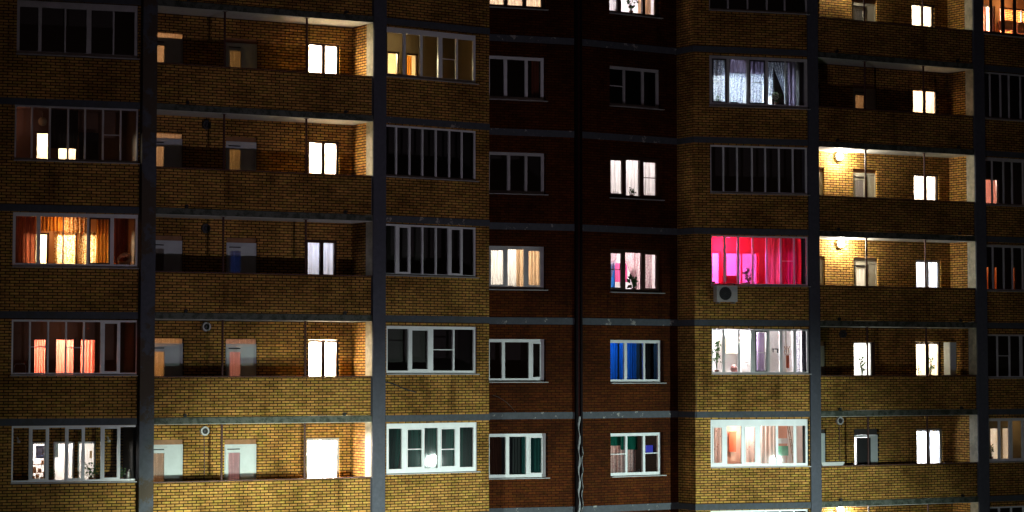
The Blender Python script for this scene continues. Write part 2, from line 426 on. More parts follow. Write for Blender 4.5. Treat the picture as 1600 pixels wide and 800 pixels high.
# glazed loggias: photo measurements of each frame (left, right, top, bottom at mid width, mullions)
LOG = {
 'A': (MA, {
   5: dict(r=(26, 215, 4.5, 87.5), mull=[(62.5, .09), 102, (139, .13), 177.5], top=.17, mat='pvc_dim', fw=.08),
   4: dict(r=(22.5, 216, 167, 252), mull=[50, 78, 106.5, 133, 161, 188.5], cross={5: 211}, mat='pvc_dim'),
   3: dict(r=(19.5, 216.5, 333.5, 417), mull=[(60, .10), (99, .03), (137.5, .06), (175, .10)], sash=[3], sashmat='pvc_brown', fw=.08, top=.10, mat='pvc'),
   2: dict(r=(17.5, 215.5, 500, 585.5), mull=[46.5, 75, 103, 131, (159, .07), 186.5], sash=[5], cross={1: 542, 3: 543}),
   1: dict(r=(17.5, 215.5, 665, 752.5), mull=[46.5, 75, 103, 131, (159, .06), 186.5], sash=[1, 3, 5], cross={}),
   0: dict(r=(17.5, 215.5, 832, 918), mull=[46.5, 75, 103, 131, 159, 186.5], sash=[1, 5], cross={}),
 }),
 'C': (MC, {
   5: dict(r=(600, 743, 48.5, 124.5), mull=[(632, .09), (658.5, .08), (688, .15), (714, .07)], top=.15, fw=.08, cross={3: 92.5}, mat='pvc'),
   4: dict(r=(597, 743, 199.5, 278.5), mull=[619.5, 640.5, 660.5, 681.5, 702.5, 722]),
   3: dict(r=(597, 743, 352.5, 431), mull=[(620, .08), 640.5, 660.5, 681.5, (702, .07), 722], sash=[1, 5]),
   2: dict(r=(602, 743.5, 510, 583.5), mull=[(640, .08), (673.5, .15), (709, .05)], cross={2: 546.5}, sash=[1], fw=.08),
   1: dict(r=(602, 745, 661, 738), mull=[(631.5, .15), (662, .05), (686, .08), (715.5, .13)], cross={1: 702, 3: 702}, sash=[1, 3], fw=.12, top=.14),
   0: dict(r=(602, 745, 814, 890), mull=[(640, .08), (673.5, .1), (709, .05)]),
 }),
 'E': (ME, {
   6: dict(r=(1107, 1260.5, -56, 18.5), mull=[1137.5, 1168, 1198, 1226], mat='pvc_dim'),
   5: dict(r=(1107.5, 1261.5, 89.5, 167.5), mull=[(1137.5, .10), (1168.5, .09), (1198, .10), (1227.5, .05)], sash=[0, 2], sashmat='pvc_dark', cross={0: 127, 2: 129}, fw=.10, top=.09, mat='pvc_dim'),
   4: dict(r=(1109, 1261, 228.5, 302.5), mull=[1130.5, 1152, 1175.3, 1196, 1217.5, 1239]),
   3: dict(r=(1110, 1262, 368.7, 446), mull=[(1132.5, .07), (1153.5, .07), 1176.3, 1198, (1220, .06), 1241], cross={5: 408}, mat='pvc'),
   2: dict(r=(1111, 1263, 514.5, 583.5), mull=[(1131, .08), (1155, .07), (1176.5, .15), (1200.7, .08), (1220.5, .10), (1241.8, .10)], cross={3: 551}, sash=[3], sashmat='pvc_dark', mat='pvc_dim'),
   1: dict(r=(1109.5, 1262.5, 655.5, 728.5), mull=[(1133, .13), (1160.7, .10), (1184.7, .14), (1214, .08), (1242, .10)], top=.20, fw=.08, sash=[0, 2]),
   0: dict(r=(1109.5, 1262.5, 797, 872), mull=[1131, 1153, 1175, 1197, 1219, 1241]),
 }),
 'G': (MG, {
   6: dict(r=(1531, 1660, -17, 58), mull=[(1549, .08), (1567.5, .12), (1586, .10), (1605, .1), (1630, .1)], mat='pvc_brown', fw=.09),
   5: dict(r=(1534, 1660, 117, 189), mull=[1547.5, 1563.8, 1577, 1595, 1612, 1635], mat='pvc_dim'),
   4: dict(r=(1537, 1660, 249, 322), mull=[1550.8, 1568.5, 1582, 1599, 1618, 1640], top=.11, mat='pvc_dim'),
   3: dict(r=(1539, 1660, 384, 455), mull=[1552, 1569, 1582.5, 1598.5, 1618, 1640], top=.08, mat='pvc_dim'),
   2: dict(r=(1541, 1660, 523, 590), mull=[1559, 1578, (1596, .1), 1618, 1640], cross={1: 556}, mat='pvc_dim'),
   1: dict(r=(1542.5, 1660, 653, 720), mull=[(1562, .08), (1579.5, .14), (1598.5, .08), 1618, 1640], fw=.09),
   0: dict(r=(1542.5, 1660, 790, 858), mull=[1562, 1581, 1600, 1620, 1640]),
 }),
}
RECTS = {}
for key, (bay, rows) in LOG.items():
    for k, d in rows.items():
        xl, xr, yt, yb = d['r']; kw = {a: b for a, b in d.items() if a not in ('r', 'mull')}
        r, f = pxwin(bay, xl, xr, yt, yb, d['mull'], **kw)
        RECTS[key, k] = r; addhole(key, r)

# red wall windows; set back in their openings
DREC = .14
RED = {
 'L': (ML, 764.5, {
   6: (850, -58, 13.5, [(790.5, .12), (819.5, .12)], 'pvc_brown', {}, []),
   5: (849.5, 89, 156.5, [(790, .10), (822.5, .09)], 'pvc', {}, []),
   4: (850, 238.5, 303, [(795, .09), (822, .08)], 'pvc_dim', {}, []),
   3: (849.5, 385, 452, [(790.8, .10), (821.2, .10)], 'pvc_dim', {}, [0, 2]),
   2: (850, 530, 596, [(786.5, .10), (828.5, .09)], 'pvc', {}, [2]),
   1: (852.5, 677.5, 746, [(793, .11), (824.5, .10)], 'pvc', {}, [2]),
   0: (853, 822, 888, [(793, .1), (824.5, .1)], 'pvc', {}, [])}),
 'R': (MR, 952.5, {
   6: (1027, -48, 24.5, [(967.5, .15), (1006, .12)], 'pvc_brown', {}, []),
   5: (1029, 106, 168, [(975.5, .07), (1004.5, .08)], 'pvc_dim', {0: 134.5}, []),
   4: (1029.5, 246, 310.5, [(975.5, .13), (1001.5, .12)], 'pvc_brown', {2: 278}, [0, 2]),
   3: (1030, 390.5, 456.5, [(974.5, .13), (1004.3, .11)], 'pvc_brown', {0: 421.5}, [0, 2]),
   2: (1032, 531.5, 597.5, [(977.5, .11), (1006.5, .07)], 'pvc', {}, []),
   1: (1032, 676.5, 742.5, [(978.7, .08), (1006.2, .09)], 'pvc', {0: 709.5, 2: 708}, []),
   0: (1033, 820, 885, [(978.7, .08), (1006.2, .09)], 'pvc', {}, [])}),
}
for key, (bay, xleft, rows) in RED.items():
    u0 = P(bay, xleft if key == 'L' else xleft + 1, 400, 0)[0] + (.0 if key == 'R' else -.02)
    for k, (xr, yt, yb, mull, mat, cr, sash) in rows.items():
        ym = (yt + yb) / 2; xm = xr - 38
        u1 = P(bay, xr, ym, DREC)[0]; z1 = P(bay, xm, yt, DREC)[1]; z0 = P(bay, xm, yb, DREC)[1]
        ms = [(P(bay, q[0], ym, DREC)[0], q[1]) for q in mull]
        ax = [xleft, mull[0][0], mull[1][0], xr]
        crz = {i: P(bay, (ax[i] + ax[i + 1]) / 2, y, DREC)[1] for i, y in cr.items()}
        window(bay, u0, u1, z0, z1, ms, w=DREC, fw=.09, fd=.07, cross=crz, mat=mat, sash=sash, silld=.12)
        RECTS[key, k] = (u0, u1, z0, z1); addhole(key, (u0, u1, z0, z1))

# ------------------------------------------------------------------ walls
wall_spec = [('A', MA, -3.93, 0.0, 'yellow'), ('C', MC, 0.0, 3.71, 'yellow'), ('E', ME, 0.0, 3.80, 'yellow'), ('G', MG, 0.0, 4.2, 'yellow'),
             ('L', ML, -.06, 3.19, 'red'), ('R', MR, .11, 3.89, 'red')]
for key, bay, u0, u1, mat in wall_spec:
    m = MB(); th = .14 if mat == 'yellow' else .32
    m.holes(u0, u1, ZB, ZT, 0, th, HOLES[key])
    obj('wall', m, mat, bay, ((u0 + u1) / 2, 0, ZB), BLD)
    for k in range(-1, 9):
        z = zk(k); b = MB(); b.box(u0 + (.002 if mat == 'red' else -.012), u1 - (.002 if mat == 'red' else -.012), -.018, .0 - .0015, z, z + (.185 if mat == 'yellow' else .20))
        bm = 'band_flaking' if (mat == 'red' or (key == 'C' and k in (3, 4))) else 'band_paint'
        obj('floor_band', b, bm, bay, ((u0 + u1) / 2, 0, z), BLD)
# returns beside the red recess
for bay, L, in ((SR, .93), (SL, 1.28)):
    m = MB(); m.box(0.0, L - .003, .003, .14, ZB, ZT); obj('return_wall', m, 'yellow', bay, (L / 2, 0, ZB), BLD)
    for k in range(-1, 9):
        b = MB(); b.box(.0, L - .006, -.014, .0015, zk(k), zk(k) + .185); obj('floor_band', b, 'band_paint', bay, (L / 2, 0, zk(k)), BLD)
# far left: the next red recess beyond the photographed part
AL = MA.m @ Vector((-3.93, 0, 0))
SA = Bay(AL.x - .47, AL.y + .79, -59.3)
m = MB(); m.box(0, .915, .003, .14, ZB, ZT); obj('return_wall', m, 'yellow', SA, (.46, 0, ZB), BLD)
XR = Bay(AL.x - .47 - 4 * math.cos(R(30)), AL.y + .79 - 4 * math.sin(R(30)), 30)
m = MB(); m.box(0, 4.0, 0, .3, ZB, ZT); obj('wall', m, 'red', XR, (2, 0, ZB), BLD)

# columns, all in the plane of the balconies
for i, (u0, u1) in enumerate(((-.41, 0.0), (6.54, 6.94), (21.79, 22.19), (28.55, 28.98))):
    m = MB(); m.box(u0, u1, -.07, .42, ZB, ZT)
    obj('column', m, 'column_stained' if i == 0 else 'column_paint', MM, ((u0 + u1) / 2, 0, ZB), BLD)

# ------------------------------------------------------------------ open balconies
BALC = {}
def back_hole(k, x0, x1, yt, zfloor, zbot=None):
    u0 = P(MM, x0, yt + 20, REC)[0]; u1 = P(MM, x1, yt + 20, REC)[0]; z1 = P(MM, (x0 + x1) / 2, yt, REC)[1]
    return (u0, u1, zfloor if zbot is None else zbot, z1)
for name, ua, ub, ks in (('B', .002, 6.538, range(-1, 8)), ('F', 22.192, 28.548, range(-1, 8))):
    for k in ks:
        z = zk(k); at = ((ua + ub) / 2, 0, z)
        slab = MB(); slab.box(ua, ub, -.03, REC, z + .012, z + .18)
        slab_o = obj('balcony', slab, 'slab_mossy', MM, at, BLD)
        so = MB(); so.box(ua + .004, ub - .004, -.015, REC - .004, z, z + .0115); obj('soffit', so, 'soffit', MM, at, slab_o)
        pr = MB(); pr.box(ua + .03, ub - .03, -.005, .115, z + .197, z + 1.255)
        obj('parapet', pr, 'yellow', MM, at, slab_o)
        cp = MB(); cp.box(ua + .02, ub - .02, -.025, .135, z + 1.256, z + 1.285)
        obj('coping', cp, 'coping', MM, at, slab_o)
        for px in ((288, 537) if name == 'B' else (1311, 1501)):
            u = P(MM, px, 640, 0)[0]; dr = MB(); dr.disc(u, z + .235, .018, .045, -.09, -.006, 12)
            obj('drain_spout', dr, 'black', MM, (u, 0, z), slab_o)
    # posts from parapet to the slab above
for name, xs, ks in (('B', (348.5, 477.5), range(0, 7)), ('F', (1354, 1446), range(0, 7))):
    for k in ks:
        for x in xs:
            u = P(MM, x, 420, .05)[0]; pm = MB()
            pm.tube([(u, .05, zk(k) - H + 1.286), (u, .05, zk(k) - .012)], .030, 10)
            pm.box(u - .06, u + .06, .0, .10, zk(k) - .0115, zk(k) - .001)
            obj('balcony_post', pm, 'pole_rust', MM, (u, .05, zk(k) - H + 1.28), BLD)
# back walls with door and window openings
# storey -> (window px x0,x1,top), (door2 px), (door1 px)
BW = {
 'B': {5: ((481, 531, 67.5), (353, 403, 60), (228, 287, 51)), 4: ((481.5, 530, 220), (353, 402, 214), (228, 286, 208)),
       3: ((479, 527, 375.5), (354, 402, 372), (228, 286, 368)), 2: ((481, 530, 531), (353, 402, 530), (228, 287, 529)),
       1: ((479, 531, 685), (351, 402, 687), (228, 287, 687.5)), 0: ((479, 531, 840), (351, 402, 843), (228, 287, 844)), 6: ((481, 531, -85), (353, 403, -93), (228, 287, -103))},
 'F': {6: ((1424.5, 1460, 6), (1331, 1370, -2), (1252, 1280, -4)), 5: ((1426, 1466, 139), (1333, 1370, 132), (1254, 1282, 130)),
       4: ((1427.5, 1467, 272), (1333, 1370, 264), (1256, 1288, 262)), 3: ((1431, 1470, 406.5), (1334, 1372, 402.5), (1256, 1289, 399.5)),
       2: ((1431, 1471, 534.5), (1334.5, 1368, 535), (1257, 1290, 534)), 1: ((1432, 1473, 670.5), (1335, 1373, 670), (1258, 1291, 671)),
       0: ((1433, 1474, 805), (1337, 1375, 806), (1259, 1292, 807))},
}
CORN_B = 6.54; CORN_F = 28.55
OPEN = {}
for name, rows in BW.items():
    ua, ub = ((.0, CORN_B) if name == 'B' else (22.19, CORN_F)); hs = []
    for k, (wn, d2, d1) in rows.items():
        fl = zk(k) - H + .19
        for tagk, q in (('win', wn), ('door2', d2), ('door1', d1)):
            h = back_hole(k, *q, fl, fl + .62 if tagk == 'win' else None)
            if tagk == 'door1': h = (max(h[0], ua + .12), h[1], h[2], h[3])
            if h[1] - h[0] < .1: continue
            OPEN[name, k, tagk] = h; hs.append((h[0] - .003, h[1] + .003, h[2] - .003, h[3] + .003))
    m = MB(); m.holes(ua, ub, ZB, ZT, REC, REC + .14, hs)
    obj('back_wall', m, 'yellow', MM, ((ua + ub) / 2, REC, ZB), BLD)
    # brick side wall at the right end and the raw concrete flank of the column
    m = MB(); m.box(ub - .004, ub + .06, .425, REC - .001, ZB, ZT); m.box(ub - .004, ub - .0015, .36, .425, ZB, ZT)
    obj('side_wall', m, 'yellow_side', MM, (ub, 1, ZB), BLD)
    for k in range(-1, 8):
        b = MB(); b.box(ub - .012, ub - .001, -.001 if False else .118, .3595, zk(k) - H + .182, zk(k) - .002); b.box(ub - .012, ub - .001, -.02, .1175, zk(k) - H + 1.29, zk(k) - .002)
        obj('pier', b, 'concrete_raw', MM, (ub, .2, zk(k) - H), BLD)
    m = MB(); m.box(ua - .003, ua + .1, .421, REC - .001, ZB, ZT); obj('side_wall', m, 'yellow_side', MM, (ua, 1, ZB), BLD)

# fittings of the balcony openings
def room(bay, u0, u1, w0, w1, z0, z1, mat):
    m = MB(); q = m.quad
    q((u0, w1, z0), (u1, w1, z0), (u1, w1, z1), (u0, w1, z1)); q((u0, w0, z0), (u0, w1, z0), (u0, w1, z1), (u0, w0, z1))
    q((u1, w0, z0), (u1, w0, z1), (u1, w1, z1), (u1, w1, z0)); q((u0, w0, z0), (u1, w0, z0), (u1, w1, z0), (u0, w1, z0))
    q((u0, w0, z1), (u0, w1, z1), (u1, w1, z1), (u1, w0, z1))
    return obj('room', m, mat, bay, ((u0 + u1) / 2, w1, z0), BLD)
def balcony_window(name, k, lit=None, frame='pvc_brown', mat='sheer_white', mwid=.11):
    u0, u1, z0, z1 = OPEN[name, k, 'win']
    f = window(MM, u0, u1, z0, z1, [((u0 + u1) / 2 + .02, mwid)], w=REC + .06, fw=.07, fd=.06, mat=frame, sill=False)
    room(MM, u0 - .1, u1 + .1, REC + .15, REC + 1.5, z0 - .3, z1 + .2, 'plaster_cream')
    return (u0, u1, z0, z1)
def balcony_door(name, k, which, frame='door_white', panel='frosted', transom='transom_wood', rm='plaster_cream'):
    """transom box, glazed door leaf on the left, fixed narrow panel on the right"""
    u0, u1, z0, z1 = OPEN[name, k, which]; W = u1 - u0
    w = REC + .06; tz = z1 - .13
    m = MB(); m.box(u0, u1, w, w + .05, tz - .06, tz); m.box(u0, u0 + .05, w, w + .05, z0, tz - .06); m.box(u1 - .04, u1, w, w + .05, z0, tz - .06)
    us = u0 + W * .60
    m.box(us - .02, us + .02, w, w + .05, z0, tz - .06)
    m.box(us + .021, u1 - .041, w + .01, w + .04, z0, tz - .062)
    at = ((u0 + u1) / 2, w, z0)
    d = obj('door', m, frame, MM, at, BLD)
    lf = MB(); lf.ring(u0 + .052, us - .022, z0 + .02, tz - .065, w - .012, w + .03, .085, 0, .16, .62)
    obj('door_leaf', lf, frame, MM, at, d)
    g = MB(); g.box(u0 + .138, us - .108, w + .005, w + .015, z0 + .641, tz - .226); obj('pane', g, panel, MM, at, d)
    hd = MB(); hd.box(us - .075, us - .055, w - .05, w - .013, z0 + 1.0, z0 + 1.12); obj('handle', hd, 'steel', MM, at, d)
    cl = MB(); cl.box(u0 + .10, us - .12, w - .035, w - .013, tz - .14, tz - .115); obj('door_closer', cl, 'black', MM, at, d)
    tr = MB(); tr.box(u0, u1, REC + .09, REC + .105, tz + .003, z1); obj('transom', tr, transom, MM, at, d)
    room(MM, u0 - .05, u1 + .05, REC + .15, REC + 1.4, z0 - .02, z1 + .1, rm)
    return (u0, u1, z0, z1, us, tz)

def curtain(bay, u0, u1, z0, z1, w, mat, label, folds=7, amp=.025, left=None, right=None, name='curtain', cat='curtain', group=None, nz=10):
    """gathered cloth; left/right are functions of t (0 top .. 1 bottom) giving fractions of the width"""
    m = MB(); nu = max(folds * 6, 12)
    left = left or (lambda t: 0.0); right = right or (lambda t: 1.0)
    ph = random.random() * 6
    for j in range(nz + 1):
        t = j / nz; a = u0 + (u1 - u0) * left(t); b = u0 + (u1 - u0) * right(t)
        for i in range(nu + 1):
            s = i / nu
            m.v.append((a + (b - a) * s, w + amp * math.sin(s * folds * 2 * math.pi + ph + .4 * math.sin(3 * t)) + amp * .4 * math.sin(s * folds * 5.1 + ph), z1 + (z0 - z1) * t))
    for j in range(nz):
        for i in range(nu):
            p = j * (nu + 1) + i; m.f.append((p, p + nu + 1, p + nu + 2, p + 1)); m.mi.append(0)
    o = obj(name, m, mat, bay, ((u0 + u1) / 2, w, z0), None, True)
    return tag(o, label, cat, group)

WW = (1.0, .86, .66); CW = (.80, .88, 1.0); NW = (1.0, .93, .86)
bal_spec_B = {  # storey: window light, power, sheet ; door1 (transom lit?, colour, power) ; door2
 5: dict(win=(WW, 330, 'sheer_white'), d1=((1, .60, .34), 40), d2=((1, .62, .25), 11)),
 4: dict(win=(WW, 380, 'sheer_white'), d1=((1, .62, .36), 32), d2=((1, .62, .25), 12)),
 3: dict(win=((.76, .80, 1.0), 32, 'sheer_flat'), d1=None, d2=((.05, .15, 1.0), 5)),
 2: dict(win=((1, .84, .66), 480, 'sheer_white'), d1=((1, .55, .22), 34), d2=((1, .50, .34), 26)),
 1: dict(win=((1, .84, .80), 2000, 'sheer_white'), d1=((1, .55, .30), 18), d2=((1, .66, .66), 20)),
}
row_txt = {5: 'top row', 4: 'second row down', 3: 'middle row', 2: 'second row up', 1: 'lowest row'}
lblB = {5: 'plain white curtain glowing warm in the left balcony window, highest of its column',
        4: 'plain white curtain glowing warm in the left balcony window, one row above the bluish one',
        3: 'pale lavender blue curtain in the left balcony window with the dark balcony',
        2: 'plain white curtain glowing warm in the left balcony window, one row below the bluish one',
        1: 'brightest white curtain, in the lowest left balcony window beside the pinkish lit side wall'}
for k, d in bal_spec_B.items():
    u0, u1, z0, z1 = balcony_window('B', k, mwid=.04 if k == 1 else .11, frame='pvc_dim' if k == 1 else 'pvc_brown')
    col, pw, mt = d['win']
    curtain(MM, u0 + .02, u1 - .02, z0 - .15, z1 - .01, REC + .165, mt, lblB[k], 6, .02, group='curtains in the left balcony windows')
    room_light(MM, (u0 + u1) / 2, REC + .9, z1 - .2, pw * (5 if pw > 300 else .95), col, .12)
    for which, dd in (('door1', d['d1']), ('door2', d['d2'])):
        r = balcony_door('B', k, which, panel='frosted_pink' if k in (1, 2) and which == 'door2' else 'frosted',
                         transom='frosted' if (which == 'door1' and k in (5, 4, 2)) or (which == 'door2' and k == 2) else 'transom_wood')
        if dd: room_light(MM, (r[0] + r[1]) / 2, REC + .8, r[5] - .3, dd[1] * .5, dd[0], .1)
bal_spec_F = {
 6: dict(win=(WW, 200, 'sheer_white'), d2=((1, .8, .5), 0)), 5: dict(win=((1, .72, .5), 105, 'sheer_white'), d2=((1, .6, .32), 22)),
 4: dict(win=(NW, 150, 'sheer_white'), d2=((.7, .7, .9), 12)), 3: dict(win=(CW, 120, 'sheer_lav'), d2=((1, .92, .75), 60)),
 2: dict(win=((1, .93, .78), 120, 'sheer_white'), d2=((1, .97, .88), 110)), 1: dict(win=(CW, 260, 'sheer_lav'), d2=((.9, .95, 1), 110)),
}
lblF = {6: 'white curtain in the right balcony window cut by the top edge of the picture',
        5: 'peach white curtain in the right balcony window of the unlit balcony near the top',
        4: 'cream curtain on the upper of the two right balconies with burning wall lamps',
        3: 'bluish white curtain on the lower of the two right balconies with burning wall lamps',
        2: 'cream curtain behind a green pot plant in the right balcony window',
        1: 'cold bluish white curtain in the lowest right balcony window'}
for k, d in bal_spec_F.items():
    u0, u1, z0, z1 = balcony_window('F', k, mwid=.09, frame='pvc_dim' if k in (1, 3) else 'pvc_brown')
    col, pw, mt = d['win']
    curtain(MM, u0 + .02, u1 - .02, z0 - .15, z1 - .01, REC + .165, mt, lblF[k], 6, .02, group='curtains in the right balcony windows')
    room_light(MM, (u0 + u1) / 2, REC + .9, z1 - .2, pw * (5 if pw > 300 else .95), col, .12)
    if ('F', k, 'door1') in OPEN: balcony_door('F', k, 'door1', frame='door_beige' if k != 1 else 'door_white', transom='shade_dark' if k == 1 else 'transom_wood')
    h = OPEN['F', k, 'door2']
    if k == 2:                                   # full width glazing with a bright room
        window(MM, h[0], h[1] - .12, h[2], h[3], [(h[0] + .86, .03)], w=REC + .06, fw=.03, sill=False, name='door', mat='pvc_dim')
        f = MB(); f.box(h[1] - .115, h[1], REC + .03, REC + .09, h[2], h[3]); obj('door_frame', f, 'pvc_brown', MM, (h[1], REC, h[2]), BLD)
        room(MM, h[0] - .1, h[1] + .1, REC + .15, REC + 1.5, h[2] - .02, h[3] + .1, 'plaster_white')
    elif k == 1:                                 # open door: dark leaf, bright slit at its left
        u0, u1, z0, z1 = h; tz = z1 - .2
        m = MB(); m.box(u0, u1, REC + .05, REC + .10, tz - .07, tz); m.box(u1 - .34, u1, REC + .05, REC + .10, z0, tz - .071)
        dd = obj('door', m, 'door_white', MM, (u0, REC, z0), BLD)
        m = MB(); m.box(u0 + .10, u1 - .345, REC - .02, REC + .03, z0 + .02, tz - .08); obj('door_leaf', m, 'black', MM, (u0, REC, z0), dd)
        m = MB(); m.box(u0, u1, REC + .09, REC + .105, tz + .003, z1); obj('transom', m, 'shade_dark', MM, (u0, REC, z0), dd)
        room(MM, u0 - .05, u1 + .05, REC + .15, REC + 1.4, z0 - .02, z1 + .1, 'plaster_white')
    else:
        balcony_door('F', k, 'door2', frame='door_beige', panel='frosted' if k != 3 else 'sheer_white', transom='door_beige' if k == 3 else 'transom_wood')
    if d['d2'][1]: room_light(MM, (h[0] + h[1]) / 2, REC + .8, h[3] - .5, d['d2'][1] * .5, d['d2'][0], .1)
for nm_, k in (('B', 0), ('B', 6), ('F', 0)):
    balcony_window(nm_, k); balcony_door(nm_, k, 'door2'); balcony_door(nm_, k, 'door1')
u0, u1, z0, z1 = OPEN['F', 0, 'win']; 

# ------------------------------------------------------------------ loggia interiors
LW = 1.30                                       # depth of the inner wall
def loggia(key, k, holes=(), inner='shade_dark', lining='shade_dark', roomcol='plaster_cream', lamp=None, loglamp=None, head=None, frame='pvc_brown', curt=None):
    """inner wall with openings, floor and ceiling, and one room behind it"""
    bay = LOG[key][0]; u0 = {'A': -3.78, 'C': .16, 'E': .15, 'G': .16}[key]; u1 = {'A': -.14, 'C': 3.56, 'E': 3.62, 'G': 4.05}[key]
    z1 = zk(k) + .02; z0 = zk(k) - H + .20
    ref = RECTS[key, k]
    hs = []
    for (a, b) in holes:
        ua = P(bay, a, 500, LW)[0]; ub = P(bay, b, 500, LW)[0]
        hs.append((ua, ub, ref[2] - .55, ref[3] - (head or .46)))
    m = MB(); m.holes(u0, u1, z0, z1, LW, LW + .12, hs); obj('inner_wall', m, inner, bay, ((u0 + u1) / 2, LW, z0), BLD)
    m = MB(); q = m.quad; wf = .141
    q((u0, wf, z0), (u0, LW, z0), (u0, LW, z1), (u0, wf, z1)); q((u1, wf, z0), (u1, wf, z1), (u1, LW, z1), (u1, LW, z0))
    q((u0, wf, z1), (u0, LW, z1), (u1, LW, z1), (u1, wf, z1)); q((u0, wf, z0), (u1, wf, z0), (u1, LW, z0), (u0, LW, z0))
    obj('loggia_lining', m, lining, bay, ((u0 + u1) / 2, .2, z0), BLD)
    for i, h in enumerate(hs):
        W = h[1] - h[0]; ms = [((h[0] + h[1]) / 2, .05)] if W > .7 else []
        window(bay, h[0], h[1], h[2], h[3], ms, w=LW + .04, fw=.05, fd=.05, mat=frame, sill=False, name='inner_window')
    if hs or lamp:
        room(bay, u0, u1, LW + .125, LW + 1.8, z0, z1 - .1, roomcol)
    if lamp: room_light(bay, (u0 + u1) / 2 + lamp[2] if len(lamp) > 2 else (hs[0][0] + hs[-1][1]) / 2, LW + 1.0, z1 - .5, lamp[1], lamp[0])
    if loglamp: room_light(bay, u0 + (u1 - u0) * (loglamp[2] if len(loglamp) > 2 else .5), .75, z1 - .35, loglamp[1], loglamp[0], .1)
    return hs
HA = [(52, 75), (86, 119), (124, 152)]
HC = [(604, 623), (634, 653)]
HG = [(1545, 1562), (1564, 1577)]
HE = [(1112, 1127), (1134, 1186)]
loggia('A', 5, lining='shade_dark')
hA4 = loggia('A', 4, HA, inner='plaster_brown', lining='plaster_brown', lamp=((1, .80, .58), 200), loglamp=((1, .55, .42), 5, .08), head=.57)  # dim pink lamp added at the left to tint that wall
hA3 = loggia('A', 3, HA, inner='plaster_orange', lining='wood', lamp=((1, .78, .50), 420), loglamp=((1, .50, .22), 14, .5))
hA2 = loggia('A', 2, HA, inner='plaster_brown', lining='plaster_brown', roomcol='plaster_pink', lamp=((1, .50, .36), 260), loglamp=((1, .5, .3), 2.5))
hA1 = loggia('A', 1, HA, inner='yellow', lining='shade_dark', roomcol='plaster_white', lamp=((1, .90, .84), 105), frame='pvc')
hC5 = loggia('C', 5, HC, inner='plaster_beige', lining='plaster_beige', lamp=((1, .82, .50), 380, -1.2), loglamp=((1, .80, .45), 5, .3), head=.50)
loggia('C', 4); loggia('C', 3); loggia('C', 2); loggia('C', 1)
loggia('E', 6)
hE5 = loggia('E', 5, [(1112, 1212)], inner='shade_dark', roomcol='plaster_white', lamp=((.72, .84, 1), 420, -.7), loglamp=((.8, .85, 1), 2.5, .4), head=.40)
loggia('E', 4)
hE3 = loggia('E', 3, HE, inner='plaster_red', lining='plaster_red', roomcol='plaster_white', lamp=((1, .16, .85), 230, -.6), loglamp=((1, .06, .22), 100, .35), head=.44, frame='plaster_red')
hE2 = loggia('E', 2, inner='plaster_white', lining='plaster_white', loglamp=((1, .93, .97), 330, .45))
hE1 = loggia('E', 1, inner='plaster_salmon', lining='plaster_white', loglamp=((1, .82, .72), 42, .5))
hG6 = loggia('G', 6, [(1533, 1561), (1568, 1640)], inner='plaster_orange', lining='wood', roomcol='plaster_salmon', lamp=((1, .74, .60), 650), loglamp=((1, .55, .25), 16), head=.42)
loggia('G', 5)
hG4 = loggia('G', 4, [(1541, 1563)], inner='shade_dark', roomcol='plaster_pink', lamp=((1, .66, .56), 420, -1.4), head=.56)
hG3 = loggia('G', 3, [(1540, 1548), (1554, 1561), (1582, 1589)], inner='shade_dark', roomcol='plaster_orange', lamp=((1, .28, .08), 170, -1.4), head=.62)
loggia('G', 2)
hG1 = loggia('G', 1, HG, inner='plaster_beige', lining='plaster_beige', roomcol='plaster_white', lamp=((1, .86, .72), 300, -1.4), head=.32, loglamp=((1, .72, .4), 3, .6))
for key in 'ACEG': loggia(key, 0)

# rooms behind the red walls
def redroom(key, k, mat='plaster_cream', lamp=None):
    bay = RED[key][0]; u0, u1, z0, z1 = RECTS[key, k]
    room(bay, u0 - .25, u1 + .25, .325, 2.6, zk(k) - H + .2, zk(k) + .05, mat)
    if lamp: room_light(bay, (u0 + u1) / 2 + (lamp[2] if len(lamp) > 2 else 0), 1.5, zk(k) - .35, lamp[1], lamp[0])
for key in 'LR':
    for k in range(0, 7):
        spec = {('L', 6): ('plaster_cream', ((1, .76, .64), 130)), ('L', 3): ('plaster_white', ((1, .88, .74), 110)),
                ('R', 6): ('plaster_white', ((1, .86, .92), 120)), ('R', 4): ('plaster_white', ((1, .86, .86), 95)),
                ('R', 3): ('plaster_white', ((1, .82, .84), 110)), ('R', 2): ('shade_dark', ((.15, .45, 1), 85, -.4)),
                ('R', 1): ('shade_dark', ((1, .70, .52), 60, -1.0))}.get((key, k), ('shade_dark', None))
        redroom(key, k, *spec)

# ------------------------------------------------------------------ curtains of the loggias and red walls
def cpx(bay, xl, xr, yt, yb, w, mat, label, **kw):
    xm, ym = (xl + xr) / 2, (yt + yb) / 2
    return curtain(bay, P(bay, xl, ym, w)[0], P(bay, xr, ym, w)[0], P(bay, xm, yb, w)[1], P(bay, xm, yt, w)[1], w, mat, label, **kw)
def r_(key, k): return RECTS[key, k]
